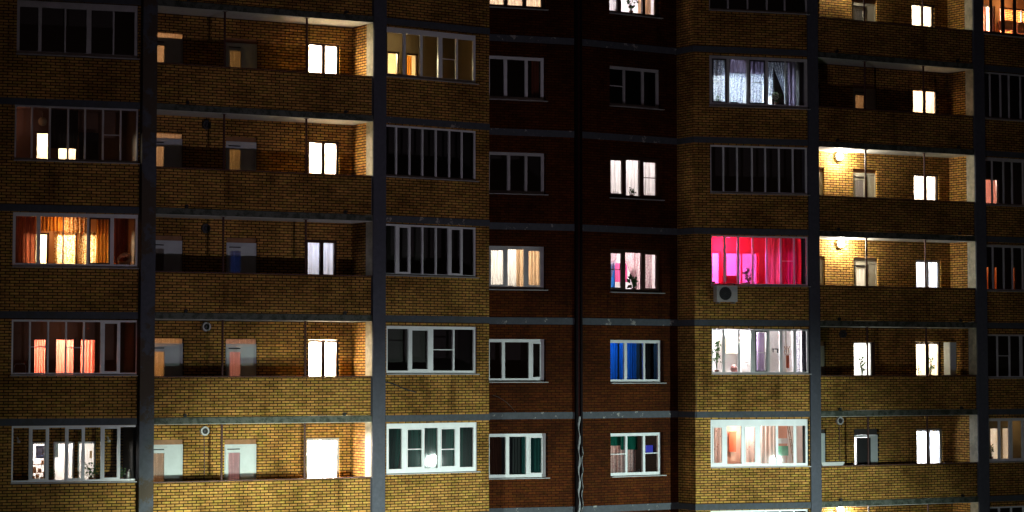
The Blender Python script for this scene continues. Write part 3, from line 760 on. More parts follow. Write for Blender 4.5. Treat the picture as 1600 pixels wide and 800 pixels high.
# A3 golden loggia
cpx(MA, 20, 56, 338, 425, .9, 'drape_maroon', 'dark brown drape behind the leftmost pane of the golden lit loggia window', folds=5)
cpx(MA, 64, 98, 337, 361, .55, 'drape_gold', 'short orange valance in the golden loggia window, above the bright door', folds=6)
cpx(MA, 98, 136, 337, 364, .55, 'lace_gold', 'glittering patterned valance at the middle of the golden loggia window', folds=6)
cpx(MA, 85, 118, 360, 425, 1.2, 'lace_gold', 'bright gold lace curtain with dark leaf pattern, in the middle of the golden loggia window', folds=4)
cpx(MA, 123, 153, 362, 425, 1.2, 'lace_gold', 'gold lace curtain behind the fourth pane of the golden loggia window', folds=4)
cpx(MA, 150, 172, 340, 425, .9, 'drape_gold', 'orange drape hanging right of the gold lace in the golden loggia window', folds=4)
cpx(MA, 178, 214, 338, 428, 1.0, 'drape_maroon', 'dark red drape behind the bag in the rightmost pane of the golden loggia window', folds=4)
# A2 pink rooms
for i, h in enumerate(hA2):
    curtain(MA, h[0] + .02, h[1] - .02, h[2], h[3] - .02, LW + .2, 'drape_salmon',
            ['narrow salmon curtain in the left inner opening of the pink lit loggia', 'wide salmon curtain in the middle inner opening of the pink lit loggia', 'salmon curtain in the right inner opening of the pink lit loggia'][i], folds=5)
# A1
h = hA1[1]; curtain(MA, h[0] + .02, h[1] - .4, h[3] - .42, h[3] - .02, LW + .16, 'drape_grey', 'dark grey roller blind half lowered behind the lowest left loggia', folds=2, amp=.004, name='roller_blind', cat='blind')
# C5
h = hC5[1]; curtain(MC, h[0] + .02, h[0] + .32, h[2], h[3] - .05, LW + .2, 'drape_gold', 'yellow drape inside the dim yellow lit loggia near the top', folds=4)
# C1 green curtains
cpx(MC, 600, 632, 664, 745, .35, 'drape_green', 'dark green curtain, leftmost pane of the loggia that mirrors the street lamp', folds=4, left=lambda t: 0, right=lambda t: 1 - .35 * t)
cpx(MC, 634, 716, 664, 745, .42, 'drape_green', 'wide green curtain behind the middle panes where the street lamp is mirrored', folds=9)
cpx(MC, 717, 744, 664, 745, .35, 'drape_green', 'bright green curtain in the rightmost pane beside the yellow brick pier', folds=4)
# E5 lace
cpx(ME, 1110, 1140, 94, 175, .30, 'lace', 'white lace curtain in the leftmost pane of the bluish lit loggia near the top', folds=5)
cpx(ME, 1140, 1200, 94, 115, .26, 'drape_purple', 'short mauve lace valance across the bluish lit loggia', folds=9)
cpx(ME, 1170, 1196, 95, 175, .30, 'lace', 'lace curtain tied back behind the third pane of the bluish lit loggia', folds=4, right=lambda t: 1 - .25 * t)
cpx(ME, 1200, 1232, 97, 175, .28, 'lace', 'lace curtain sweeping down to the right above the pale flower', folds=6, left=lambda t: min(.85, .15 + .95 * t), right=lambda t: 1.0)
cpx(ME, 1230, 1243, 97, 172, .30, 'drape_purple', 'thin mauve curtain edge in the dark rightmost pane of the bluish lit loggia', folds=2)
cpx(ME, 1141, 1166, 112, 172, .32, 'lace', 'lace curtain with scattered pattern in the second pane of the bluish lit loggia', folds=4, right=lambda t: 1 - .3 * t)
cpx(ME, 1200, 1208, 97, 150, .30, 'lace', 'short lace edge hanging left of the pale flower in the bluish lit loggia', folds=2)
# E3 magenta
cpx(ME, 1200, 1222, 372, 455, .55, 'drape_salmon', 'pale pink curtain in the magenta lit loggia, left of the dark magenta one', folds=3)
cpx(ME, 1222, 1248, 372, 455, .45, 'drape_magenta', 'dark magenta curtain at the right of the magenta lit loggia', folds=5)
cpx(ME, 1249, 1262, 374, 455, .35, 'drape_grey', 'grey curtain edge at the far right of the magenta lit loggia', folds=2)
# E2
cpx(ME, 1243, 1262, 518, 592, .30, 'lace', 'pale lace curtain in the rightmost pane of the brightest white loggia', folds=2, amp=.01)
# E1
cpx(ME, 1112, 1132, 663, 740, .32, 'lace_bottom', 'pale curtain dotted at its foot, leftmost pane of the salmon lit loggia', folds=3, amp=.01)
cpx(ME, 1163, 1183, 663, 740, .32, 'lace_bottom', 'pale curtain dotted at its foot, third pane of the salmon lit loggia', folds=3, amp=.01)
cpx(ME, 1187, 1213, 663, 740, .40, 'sheer_white', 'plain white curtain right of the middle of the salmon lit loggia', folds=4)
# red wall, left column
def rcurt(key, k, f0, f1, w, mat, label, zt=0, zb=0, **kw):
    u0, u1, z0, z1 = r_(key, k); W = u1 - u0; Hh = z1 - z0
    return curtain(RED[key][0], u0 + W * f0, u0 + W * f1, z0 + Hh * zb, z1 - Hh * zt, w, mat, label, **kw)
rcurt('L', 6, .02, .98, .42, 'sheer_white', 'pale cream net curtain in the red wall window cut by the top edge, left column')
rcurt('L', 3, .03, .62, .44, 'sheer_white', 'sheer white curtain on the left of the warm lit window in the red wall')
rcurt('L', 3, .56, .98, .38, 'drape_beige', 'warm beige drape on the right of the lit window in the red wall')
rcurt('L', 1, .02, .30, .40, 'drape_brown', 'brownish striped curtain, left pane of the lowest left window in the red wall')
rcurt('L', 1, .30, .64, .42, 'drape_grey', 'grey net curtain, middle pane of the lowest left window in the red wall')
rcurt('L', 1, .64, .98, .38, 'drape_teal', 'teal curtain, right pane of the lowest left window in the red wall')
rcurt('L', 5, .84, .97, .40, 'drape_maroon', 'dim reddish curtain edge in the dark window high in the left red wall', folds=2)
# right column
rcurt('R', 6, .02, .30, .42, 'sheer_white', 'white curtain left of the leafy plant in the topmost window right of the joint')
rcurt('R', 6, .72, .98, .42, 'drape_beige', 'tan drape right of the leafy plant in the topmost window right of the joint')
rcurt('R', 4, .02, .98, .44, 'sheer_white', 'full width white net curtain in the lit red wall window with a small dark plant', folds=14)
rcurt('R', 3, .02, .30, .42, 'sheer_pink', 'pink net curtain swept to the left above the blue cloth', right=lambda t: 1.0 - .8 * max(0, t - .15) if t < .7 else .56, folds=5)
rcurt('R', 3, .32, .66, .40, 'sheer_pink', 'pink net curtain swept to the right above the curling plant', left=lambda t: min(.85, .15 + .95 * t), folds=5)
rcurt('R', 3, .64, .99, .44, 'sheer_pink', 'pink net curtain filling the right pane beside the curling plant', folds=6)
rcurt('R', 3, .14, .32, .60, 'drape_blue', 'blue cloth hanging inside the window with pink net curtains', zt=.25, folds=3)
rcurt('R', 3, .34, .62, .72, 'drape_magenta', 'rose pink cloth hanging behind the curling plant', zt=.3, zb=.25, folds=3)
rcurt('R', 2, .02, .29, .40, 'drape_blue', 'bright blue curtain in the left pane of the blue lit window', folds=6)
rcurt('R', 2, .33, .64, .40, 'drape_blue', 'bright blue curtain in the middle pane of the blue lit window', folds=7)
rcurt('R', 2, .70, .97, .42, 'cloth_dark', 'nearly black curtain in the right pane of the blue lit window', folds=4)
rcurt('R', 1, .02, .64, .46, 'sheer_pink', 'dim reddish net curtain in the lowest right window of the red wall', folds=9)
rcurt('R', 1, .02, .34, .40, 'drape_green', 'dark green valance sloping down over the left pane of the lowest right red wall window', zb=.70, folds=3)
rcurt('R', 1, .33, .66, .40, 'drape_green', 'dark green valance over the middle pane of the lowest right red wall window', zb=.60, folds=3)

# ------------------------------------------------------------------ plants
def plant(bay, u, w, z, h, spread, n, label, leafmat='leaf', pot='pot_brown', potr=.07, ls=.07, bloom=None, name='potted_plant'):
    root = empty(name, bay.m @ Matrix.Translation((u, w, z)))
    tag(root, label, 'plant')
    p = MB(); p.tube([(0, 0, 0), (0, 0, .10)], [potr * .75, potr], 12); obj('pot', p, pot, None, (0, 0, 0), None)
    po = bpy.data.objects[-1] if False else None
    ob = [o for o in C.objects if o.name.startswith('pot') and o.type == 'MESH' and o.parent is None and o.data.name.startswith('pot')][-1]
    C.objects.unlink(ob); link(ob, WM[root.name].copy(), root)
    st = MB(); lf = MB()
    for i in range(n):
        a = random.uniform(0, 6.28); rr = spread * math.sqrt(random.random()); zz = h * random.uniform(.25, 1)
        tip = Vector((rr * math.cos(a), rr * .45 * math.sin(a), .08 + zz))
        if i % 3 == 0: st.tube([(0, 0, .06), (tip.x * .4, tip.y * .4, tip.z * .6), tuple(tip)], .005, 5)
        s = ls * random.uniform(.6, 1.3); d = Vector((random.uniform(-1, 1), random.uniform(-.5, .5), random.uniform(-.7, .7))).normalized()
        e = d.cross(Vector((random.uniform(-.3, .3), 1, random.uniform(-.3, .3)))).normalized()
        a0 = tip; a1 = tip + d * s * .5 + e * s * .28; a2 = tip + d * s; a3 = tip + d * s * .5 - e * s * .28
        lf.quad(tuple(a0), tuple(a1), tuple(a2), tuple(a3))
    for nme, mb, mt in (('stem', st, 'leaf'), ('foliage', lf, leafmat)):
        if not mb.f: continue
        o = obj(nme, mb, mt, bay, (0, 0, 0), None); C.objects.unlink(o); link(o, WM[root.name].copy(), root)
    if bloom:
        b = MB()
        for i in range(60):
            a = random.uniform(0, 6.28); e = random.uniform(-1, 1); r = bloom
            c = Vector((-.05 + r * math.cos(a) * math.sqrt(1 - e * e), -.03 + .5 * r * math.sin(a) * math.sqrt(1 - e * e), h * .8 + r * e)); s = .03
            b.quad(tuple(c), tuple(c + Vector((s, 0, s * .4))), tuple(c + Vector((s, 0, s * 1.3))), tuple(c + Vector((-s * .2, -.01, s))))
        o = obj('flower', b, 'bloom', bay, (0, 0, 0), None); C.objects.unlink(o); link(o, WM[root.name].copy(), root)
    return root
def plant_px(bay, x, y, w, *a, **kw):
    u, z = P(bay, x, y, w); return plant(bay, u, w, z, *a, **kw)
zs = lambda key, k: RECTS[key, k][2]
plant_px(ME, 1213, 165, .2, .34, .14, 34, 'pale blooming pot plant under the swept lace curtain', bloom=.11)
plant_px(MR, 986, 22, .25, .42, .20, 46, 'dark leafy pot plant standing in the topmost window right of the joint', ls=.10)
plant_px(MR, 987, 309, .25, .24, .10, 30, 'small dark pot plant in front of the full width white net curtain', ls=.07)
plant_px(MR, 990, 455, .25, .36, .15, 30, 'plant with long curling dark leaves between the pink net curtains', ls=.16)
plant_px(MM, 1347, 592, REC - .2, .62, .13, 44, 'leafy green plant in front of the bright balcony door glass', ls=.09, leafmat='leaf')
plant_px(MM, 1454, 590, REC - .2, .55, .15, 46, 'leafy green plant in front of the right balcony window', ls=.09)
plant_px(MM, 1436, 592, REC - .2, .42, .06, 14, 'thin little plant at the left edge of the right balcony window', ls=.06)
plant_px(MA, 142, 752, .25, .42, .24, 60, 'bushy plant silhouetted in the lowest left loggia, by the bright inner window', ls=.07)
plant_px(MA, 80, 752, .25, .30, .10, 18, 'small spiky plant beside the door of the lowest left loggia', ls=.06)
plant_px(MA, 190, 752, .3, .30, .12, 20, 'dark plant in the second pane from the right of the lowest left loggia', ls=.06)
plant_px(ME, 1120, 583, .25, .85, .12, 60, 'tall climbing plant with black looking leaves in the leftmost pane of the brightest white loggia', ls=.10)
plant_px(ME, 1169, 446, .3, .42, .13, 26, 'pale spiky plant in the third pane of the magenta lit loggia', ls=.10, leafmat='leaf_pale')
plant_px(MG, 1549, 718, .3, .38, .07, 26, 'narrow dark plant behind the leftmost pane of the lowest far right loggia', ls=.09)
plant_px(ME, 1122, 167, .25, .32, .10, 24, 'small leafy plant in the leftmost pane of the bluish lit loggia', ls=.06)

# ------------------------------------------------------------------ person and things in the loggias
def ball(m, c, r, sx=1, sy=1, sz=1, n=12, mi=0):
    b = len(m.v)
    for j in range(n + 1):
        t = math.pi * j / n
        for i in range(n): a = 2 * math.pi * i / n; m.v.append((c[0] + r * sx * math.sin(t) * math.cos(a), c[1] + r * sy * math.sin(t) * math.sin(a), c[2] + r * sz * math.cos(t)))
    for j in range(n):
        for i in range(n): m.f.append((b + j * n + i, b + j * n + (i + 1) % n, b + (j + 1) * n + (i + 1) % n, b + (j + 1) * n + i)); m.mi.append(mi)
def thing_px(name, bay, x, y, w, build, mat, label, cat, group=None, smooth=False):
    u, z = P(bay, x, y, w); m = MB(); build(m)
    o = obj(name, m, mat, None, (0, 0, 0), None, smooth); C.objects.unlink(o)
    link(o, bay.m @ Matrix.Translation((u, w, z)))
    return tag(o, label, cat, group)

# person seated with the back to the glass in the bright white loggia: head, neck, shoulders, trunk and arms
def make_person():
    u, z = P(ME, 1147, 583, .75)
    root_m = ME.m @ Matrix.Translation((u, .75, z - .55))
    me = bpy.data.meshes.new('person')
    # seated skeleton: pelvis, spine, neck, head; arms to the lap; thighs forward (inward), shins down
    pts = [(0, 0, .0), (0, -.01, .18), (0, 0, .38), (0, .01, .50), (0, .02, .58), (0, .03, .68), (0, .03, .75),
           (-.17, .01, .45), (-.23, .06, .22), (-.15, .24, .12), (-.08, .32, .10), (.17, .01, .45), (.23, .06, .22), (.15, .24, .12), (.08, .32, .10),
           (-.10, .04, -.02), (-.12, .42, .02), (-.12, .45, -.38), (-.12, .56, -.42), (.10, .04, -.02), (.12, .42, .02), (.12, .45, -.38), (.12, .56, -.42)]
    ed = [(0, 1), (1, 2), (2, 3), (3, 4), (4, 5), (5, 6), (2, 7), (7, 8), (8, 9), (9, 10), (2, 11), (11, 12), (12, 13), (13, 14),
          (0, 15), (15, 16), (16, 17), (17, 18), (0, 19), (19, 20), (20, 21), (21, 22)]
    rad = [.14, .12, .13, .055, .06, .085, .06, .065, .045, .035, .025, .065, .045, .035, .025, .085, .065, .045, .03, .085, .065, .045, .03]
    me.from_pydata(pts, ed, []); me.skin_vertices.new() if hasattr(me.skin_vertices, 'new') else None
    o = bpy.data.objects.new('person', me); link(o, root_m)
    sk = o.modifiers.new('skin', 'SKIN')
    if me.skin_vertices:
        for i, sv in enumerate(me.skin_vertices[0].data): sv.radius = (rad[i], rad[i] * .85); sv.use_root = (i == 0)
    o.modifiers.new('sub', 'SUBSURF').render_levels = 2
    for c, k_ in (((.16, .10, .18), 'shirt'),): plain(k_, c, .8, .1)
    me.materials.append(MATS['shirt'])
    tag(o, 'person with long reddish hair seated back to the glass in the brightest white loggia', 'person')
    hm = MB(); ball(hm, (0, .02, .68), .105, 1, 1.05, 1.25, 12); ball(hm, (0, -.04, .56), .10, 1.05, .6, 1.5, 12)
    plain('hair', (.17, .06, .05), .6, .3, 40)
    h = obj('hair', hm, 'hair', None, (0, 0, 0), None, True); C.objects.unlink(h); link(h, root_m.copy(), o)
make_person()

# unit and shelving of the bright white loggia
def cab(x, y, w, W, Hh, D, mat, label, name='cabinet', cat='cabinet', shelves=1, bay=ME):
    u, z = P(bay, x, y, w); root = empty(name, bay.m @ Matrix.Translation((u, w, z))); tag(root, label, cat)
    b = MB(); b.box(-W / 2, W / 2, 0, D, 0, Hh)
    o = obj('carcass', b, mat, None); C.objects.unlink(o); link(o, WM[root.name].copy(), root)
    for i in range(shelves):
        f = MB(); z0 = Hh * i / shelves + .01; z1 = Hh * (i + 1) / shelves - .01
        f.box(-W / 2 + .01, W / 2 - .01, -.018, -.001, z0, z1); f.box(-.05, .05, -.03, -.019, z1 - .06, z1 - .045)
        o = obj('door', f, mat, None); C.objects.unlink(o); link(o, WM[root.name].copy(), root)
    return root
cab(1145, 552, 1.0, .42, .50, .25, 'plaster_cream', 'cream wall cupboard with three doors above the seated person', shelves=3)
cab(1168, 583, .9, .42, 1.0, .35, 'plaster_white', 'tall white cabinet in the third pane of the brightest white loggia', shelves=3)
cab(1165, 531, 1.0, .40, .12, .2, 'plaster_pink', 'low pinkish shelf box under the ceiling of the brightest white loggia', name='shelf_box', cat='shelf')
cab(1189, 583, .85, .24, 1.25, .3, 'drape_purple', 'mauve upright cupboard behind the tilted pane of the brightest white loggia', shelves=1)
thing_px('towel', ME, 1231, 575, .7, lambda m: (m.box(-.05, .05, 0, .02, 0, .40), m.tube([(-.10, .01, .43), (.10, .01, .43)], .008)), 'drape_maroon', 'dark red towel hanging from a rod in the sixth pane of the brightest white loggia', 'towel')
thing_px('wall_hook', ME, 1229, 552, .9, lambda m: [m.tube([(x, 0, 0), (x * .7, -.03, .14), (x * 1.2, -.04, .22)], .012, 6) for x in (-.08, 0, .08)], 'wood', 'branched wooden hook rack above the dark red towel', 'hook')
thing_px('shower_shelf', ME, 1212, 546, .9, lambda m: (m.box(-.09, .09, 0, .04, 0, .03), m.box(-.09, -.07, 0, .03, -.09, 0), m.box(.05, .09, 0, .03, -.11, 0)), 'black', 'small black wall shelf left of the red towel', 'shelf')
thing_px('pendant', ME, 1246, 548, .5, lambda m: (ball(m, (0, 0, 0), .05), m.tube([(0, 0, .05), (0, 0, .3)], .004, 5), ball(m, (0, 0, .12), .025)), 'black', 'black hanging ornament beside the pale lace curtain', 'ornament', smooth=True)
# salmon loggia
def framed(m, W, Hh): m.box(-W / 2, W / 2, 0, .02, 0, Hh)
plain('drape_blue_paper', (.14, .18, .42), .6, .2); plain('paint_orange', (.75, .13, .04), .6, .1); plain('paper_green', (.16, .62, .34), .6, .3, 5); plain('paper_white', (.8, .82, .84), .6, .1)
thing_px('wall_panel', ME, 1145, 706, 1.2, lambda m: (framed(m, .23, .60), m.box(-.13, .13, -.02, 0, .60, .63)), 'paint_orange', 'plain orange panel on the wall of the salmon lit loggia', 'panel')
thing_px('poster', ME, 1224, 712, 1.0, lambda m: framed(m, .33, .30), 'paper_green', 'green sheet in the fifth pane of the salmon lit loggia', 'poster')
thing_px('paper_sheet', ME, 1224, 693, 1.0, lambda m: framed(m, .33, .16), 'paper_white', 'white sheet just above the green one in the salmon lit loggia', 'sheet')
thing_px('folded_ladder', ME, 1240, 727, .5, lambda m: [m.tube([(x, 0, 0), (x - .14, .12, 1.2)], .014, 6) for x in (0, .06)] + [m.tube([(-.025 * i, .02 * i, .2 * i), (.06 - .025 * i, .02 * i, .2 * i)], .01, 6) for i in range(1, 6)], 'wood', 'brown folding ladder leaning in the fifth pane of the salmon lit loggia', 'ladder')
thing_px('wall_picture', MA, 66, 716, LW + .5, lambda m: m.box(-.17, .17, 0, .02, 0, .34), 'drape_blue_paper', 'blue picture seen through the leftmost bright opening of the lowest left loggia', 'picture')
def shelf(m):
    for z in (0, .22, .44): m.box(-.2, .2, 0, .2, z, z + .02)
    m.box(-.2, -.18, 0, .2, .0205, .2195); m.box(.18, .2, 0, .2, .0205, .2195)
    for x, z, h in ((-.15, .02, .12), (-.04, .02, .16), (.08, .02, .1), (-.12, .24, .14), (.02, .24, .1), (.10, .46, .1)): m.box(x, x + .08, .03, .13, z + .001, z + h)
thing_px('shelf', MA, 59, 752, LW + .5, shelf, 'plaster_pink', 'small open shelf with boxes in the leftmost bright opening of the lowest left loggia', 'shelf')
thing_px('wall_picture', MA, 142, 716, LW + .9, lambda m: m.box(-.03, .03, 0, .02, 0, .2), 'plaster_beige', 'tiny narrow picture in the right bright opening of the lowest left loggia', 'picture')
# golden loggia: bundle in the right pane
def bundle(m):
    for i in range(9):
        a = i * .7; m.tube([(.16 * math.cos(a + t * .5), .05 * math.sin(a), .14 + .13 * math.sin(a + t * .6) + .03 * t) for t in range(5)], [.012, .03, .035, .03, .012], 8)
thing_px('cloth_bundle', MA, 194, 417, .3, bundle, 'drape_beige', 'crumpled heap of brown cloth in the rightmost pane of the golden lit loggia', 'cloth', smooth=True)
thing_px('chair', MA, 31, 590, .5, lambda m: (m.tube([(-.16, 0, -.4), (-.15, 0, .30), (-.11, 0, .36), (.11, 0, .36), (.15, 0, .30), (.17, 0, -.4)], .012, 8), m.box(-.16, .16, .02, .36, -.36, -.33)), 'steel', 'thin metal framed chair behind the leftmost pane of the pink lit loggia', 'chair')
thing_px('globe_lamp', MA, 66.5, 197, .9, lambda m: (ball(m, (0, 0, .12), .12), m.tube([(0, 0, .24), (0, 0, .36)], .01, 6)), 'plaster_beige', 'unlit round globe lamp above the bright door of the loggia second from the top left', 'lamp', smooth=True)
# dark screens standing in that loggia
cl = cpx(MA, 79, 122, 160, 232, 1.05, 'cloth_dark', 'black blanket hung over the inner window beside the globe lamp', folds=5, name='blanket', cat='blanket')
thing_px('blanket', MA, 136, 262, 1.1, lambda m: m.box(-.22, .30, 0, .03, 0, .95), 'cloth_dark', 'black cloth leaning at the right of the inner window beside the globe lamp', 'blanket')
thing_px('box', MA, 205, 749, .3, lambda m: (m.poly_prism([(-.09, 0), (.09, 0), (.09, .16), (.03, .26), (-.03, .26), (-.09, .16)], 0, .14)), 'pot_white', 'rounded white canister in the rightmost pane of the lowest left loggia', 'canister')
for i, (x, y, c_) in enumerate(((29, 690, 'leftmost pane'), (170, 689, 'second pane from the right'))):
    thing_px('globe_lamp', MA, x, y, .9, lambda m: (ball(m, (0, 0, 0), .05, 1, 1, .8), m.tube([(-.01, 0, .05), (-.04, 0, .12)], .02, 6)), 'pot_white', 'small unlit white lamp in the %s of the lowest left loggia' % c_, 'lamp', 'small wall lamps in the lowest left loggia', smooth=True)
# red wall windows: small things on the sills
thing_px('toy_table', ML, 776, 451, .25, lambda m: (m.box(-.12, .12, 0, .05, .10, .12), m.box(-.08, -.06, .01, .03, 0, .10), m.box(.02, .045, .01, .03, 0, .10)), 'black', 'tiny black stand on the sill of the warm lit window in the left red wall', 'stand')
thing_px('picture_frame', ML, 798, 452, .25, lambda m: m.ring(-.07, .07, 0, .11, 0, .02, .02), 'black', 'small black picture frame on the sill of the warm window, left red wall', 'frame')
thing_px('vase', MR, 952.5 + 4, 25, .28, lambda m: m.tube([(0, 0, 0), (0, 0, .06), (0, 0, .14)], [.04, .06, .03], 10), 'pot_brown', 'dark little vase at the left end of the topmost window right of the joint', 'vase')
thing_px('jar', MR, 963, 22, .28, lambda m: m.tube([(0, 0, 0), (0, 0, .15)], .05, 10), 'plaster_pink', 'pinkish jar left of the leafy plant in the topmost window right of the joint', 'jar')
thing_px('soft_toy', MR, 995, 741, .25, lambda m: (ball(m, (0, 0, .05), .07, 1.8, 1, .8), ball(m, (.07, 0, .12), .035)), 'black', 'black rounded bundle on the sill of the lowest right red wall window', 'bundle', smooth=True)
thing_px('screen', MR, 1015, 707, .8, lambda m: m.box(-.13, .13, 0, .03, 0, .22), 'screen_blue', 'blue glowing screen in the lowest right red wall window', 'screen')
# planter on the lowest right parapet, cabinet on the one above
thing_px('planter_box', MM, 1299, 727.5, .05, lambda m: (m.poly_prism([(-.46, .11), (-.40, 0), (.40, 0), (.46, .11)], -.08, .10)), 'pot_white', 'long white planter box lying on the parapet of the lowest right balcony', 'planter')
cab(1489.5, 600, REC - .55, .26, 1.35, .3, 'door_white', 'narrow pale cabinet standing at the right end of the balcony with the plants', bay=MM)
# magenta loggia furniture
cab(1143, 446, .7, .36, .30, .3, 'plaster_red', 'low magenta looking chest in the second pane of the magenta lit loggia', bay=ME, name='chest', cat='chest')
thing_px('flower_pot', ME, 1164, 447, .25, lambda m: m.tube([(0, 0, 0), (0, 0, .10)], [.09, .13], 14), 'pot_brown', 'wide dark flower pot on the sill of the magenta lit loggia', 'pot')
thing_px('flower_pot', ME, 1114, 447, .25, lambda m: m.tube([(0, 0, 0), (0, 0, .14)], [.05, .07], 14), 'pot_brown', 'small dark flower pot at the left corner of the magenta lit loggia', 'pot')
thing_px('flower_box', ME, 1148, 166, .25, lambda m: m.box(-.13, .13, 0, .1, 0, .13), 'black', 'black box in the second pane of the bluish lit loggia', 'box')
# far right top loggia shelves
cab(1577, 46, LW - .35, .40, .30, .3, 'wood', 'brown wooden cabinet in the orange lit loggia at the top right corner', bay=MG, shelves=2)
cab(1600, 52, LW - .35, .55, .36, .3, 'wood', 'wooden cabinet cut by the picture edge in the orange lit loggia', bay=MG, shelves=2)
# ------------------------------------------------------------------ wall lamps on the balconies
def wall_lamp(x, y, label, on=0, cable=False, rim='pvc_dark'):
    u, z = P(MM, x, y, REC - .06); root = empty('wall_lamp', MM.m @ Matrix.Translation((u, REC, z))); tag(root, label, 'lamp', 'round wall lamps on the balconies')
    def part(name, mb, mat, sm=False):
        o = obj(name, mb, mat, None, (0, 0, 0), None, sm); C.objects.unlink(o); return link(o, WM[root.name].copy(), root)
    m = MB(); m.disc(0, 0, .085, .125, -.09, -.002, 28); part('rim', m, 'pvc_dim' if cable or on else rim)  # rim darker on dim balconies, their shade put into its colour
    m = MB(); m.disc(0, 0, 0, .084, -.05, -.004, 24); part('backplate', m, 'black')
    if on:
        m = MB(); ball(m, (0, -.09, 0), .12, 1, .8, 1, 14); part('globe', m, 'bulb', True)
        room_light(MM, u, REC - .22, z, on, (1, .93, .80), .05, root)
    else:
        m = MB(); ball(m, (0, -.055, 0), .045, 1, .5, 1, 12); part('globe', m, 'pvc_dark', True)
    if cable:
        m = MB(); m.tube([(.0, -.01, -.125), (.02, -.01, -.7), (.02, -.01, -1.5)], .012, 6); part('cable', m, 'pole_rust')
wall_lamp(323, 195, 'unlit round lamp, nearly invisible, on the upper left balcony wall')
wall_lamp(322, 357, 'unlit round lamp on the back wall of the darkest left balcony')
wall_lamp(322.5, 510.5, 'unlit round lamp on the left balcony second from the bottom', rim='pvc_dim')
wall_lamp(320, 673.5, 'unlit round lamp with pale rim and cable on the lowest left balcony', cable=True)
wall_lamp(1317.5, 522, 'dim unlit round lamp on the right balcony with the plants')
wall_lamp(1312.5, 657.5, 'unlit round lamp with a cable below it, on the lowest complete right balcony', cable=True)
wall_lamp(1313, 381, 'burning round lamp on the right balcony level with the magenta window', on=340)
wall_lamp(1311, 245, 'burning round lamp on the right balcony, upper of the two fully visible', on=320)
wall_lamp(1309, -35, 'burning round lamp of the right balcony above the picture, seen only by its light', on=420)
wall_lamp(1312.5, 797, 'burning round lamp at the bottom edge of the picture under the lowest right slab', on=240)

# ------------------------------------------------------------------ air conditioner under the magenta window
u, z = P(ME, 1135.7, 471.5, -.30); AC = empty('air_conditioner', ME.m @ Matrix.Translation((u, 0, z)))
tag(AC, 'dirty white outdoor air conditioner unit hanging under the magenta lit loggia window', 'air conditioner')
def acp(name, mb, mat):
    o = obj(name, mb, mat, None); C.objects.unlink(o); return link(o, WM[AC.name].copy(), AC)
m = MB(); m.box(-.34, .34, -.33, -.06, 0, .50); body = acp('body', m, 'ac_white')
m = MB(); m.disc(-.06, .25, .0, .195, -.334, -.331, 30); acp('fan_opening', m, 'black')
m = MB()
for r in (.05, .09, .13, .17, .20): m.disc(-.06, .25, r - .003, r + .003, -.342, -.336, 30)
for i in range(6):
    a = math.pi * i / 6; c, s = math.cos(a) * .2, math.sin(a) * .2; m.tube([(-.06 - c, -.34, .25 - s), (-.06 + c, -.34, .25 + s)], .003, 4)
acp('fan_grille', m, 'pvc_dark')
m = MB(); m.box(.16, .32, -.338, -.331, .30, .45); acp('badge_panel', m, 'pvc_dim')
for s in (-.26, .24):
    m = MB(); m.box(s, s + .03, -.33, -.018, -.05, -.004); acp('bracket', m, 'steel')
m = MB(); m.tube([(.3, -.1, .1), (.40, -.07, .05), (.40, -.04, .35), (.37, -.02, .55)], .018, 8); acp('hose', m, 'pvc_dark')

# ------------------------------------------------------------------ expansion joint with cover strip and torn foil
J = Bay(1.97, 76.55, 29)
m = MB(); m.box(-.115, -.045, -.10, .12, ZB, ZT); m.box(.045, .105, -.10, .12, ZB, ZT); obj('joint_cover', m, 'joint_black', J, (0, 0, ZB), BLD)
m = MB(); m.box(-.045, .045, -.05, .12, ZB, ZT); obj('joint_seal', m, 'joint_red', J, (0, 0, ZB), BLD)
def foil(side, z0, z1, ph, w_):
    m = MB(); n = 120
    for i in range(n + 1):
        z = z0 + (z1 - z0) * i / n; c = side + .034 * math.sin(i * .33 + ph); ww = w_ * (.6 + .4 * math.sin(i * .33 + ph + 1))
        y = -.13 + .03 * math.sin(i * .33 + ph + .5)
        m.v += [(c - ww, y + .01, z), (c + ww, y, z), (c + ww, y + .012, z), (c - ww, y + .022, z)]
    for i in range(n):
        for k in range(4): a = 4 * i; m.f.append((a + k, a + (k + 1) % 4, a + 4 + (k + 1) % 4, a + 4 + k)); m.mi.append(0)
    return m
plain('foil', (.34, .34, .35), .6, .5, 8, .3)
obj('torn_foil', foil(-.035, 4.5, 8.60, 0, .036), 'foil', J, (0, 0, 4.5), BLD, True)
obj('torn_foil', foil(.07, 4.5, 7.7, 2, .014), 'foil', J, (0, 0, 4.5), BLD, True)

# loose cables on the walls
def cable(bay, pts, r, mat, label):
    q = [(P(bay, x, y, -.04)[0], -.04, P(bay, x, y, -.04)[1]) for x, y in pts]; m = MB(); m.tube(q, r, 6)
    return tag(obj('loose_cable', m, mat, bay, q[0]), label, 'cable')
cable(MC, [(602, 596.5), (615, 600), (630, 607), (650, 613)], .016, 'black', 'short black rod slanting across the yellow brick under the black windowed loggia')
cable(ML, [(770, 617), (780, 621), (792, 629), (800, 637), (806, 644)], .007, 'pvc_dark', 'thin grey cable curling over the red brick beside the yellow corner')
cable(ME, [(1089, 583), (1088.5, 640), (1089, 655)], .008, 'black', 'thin black cable running down the corner of the yellow pier')

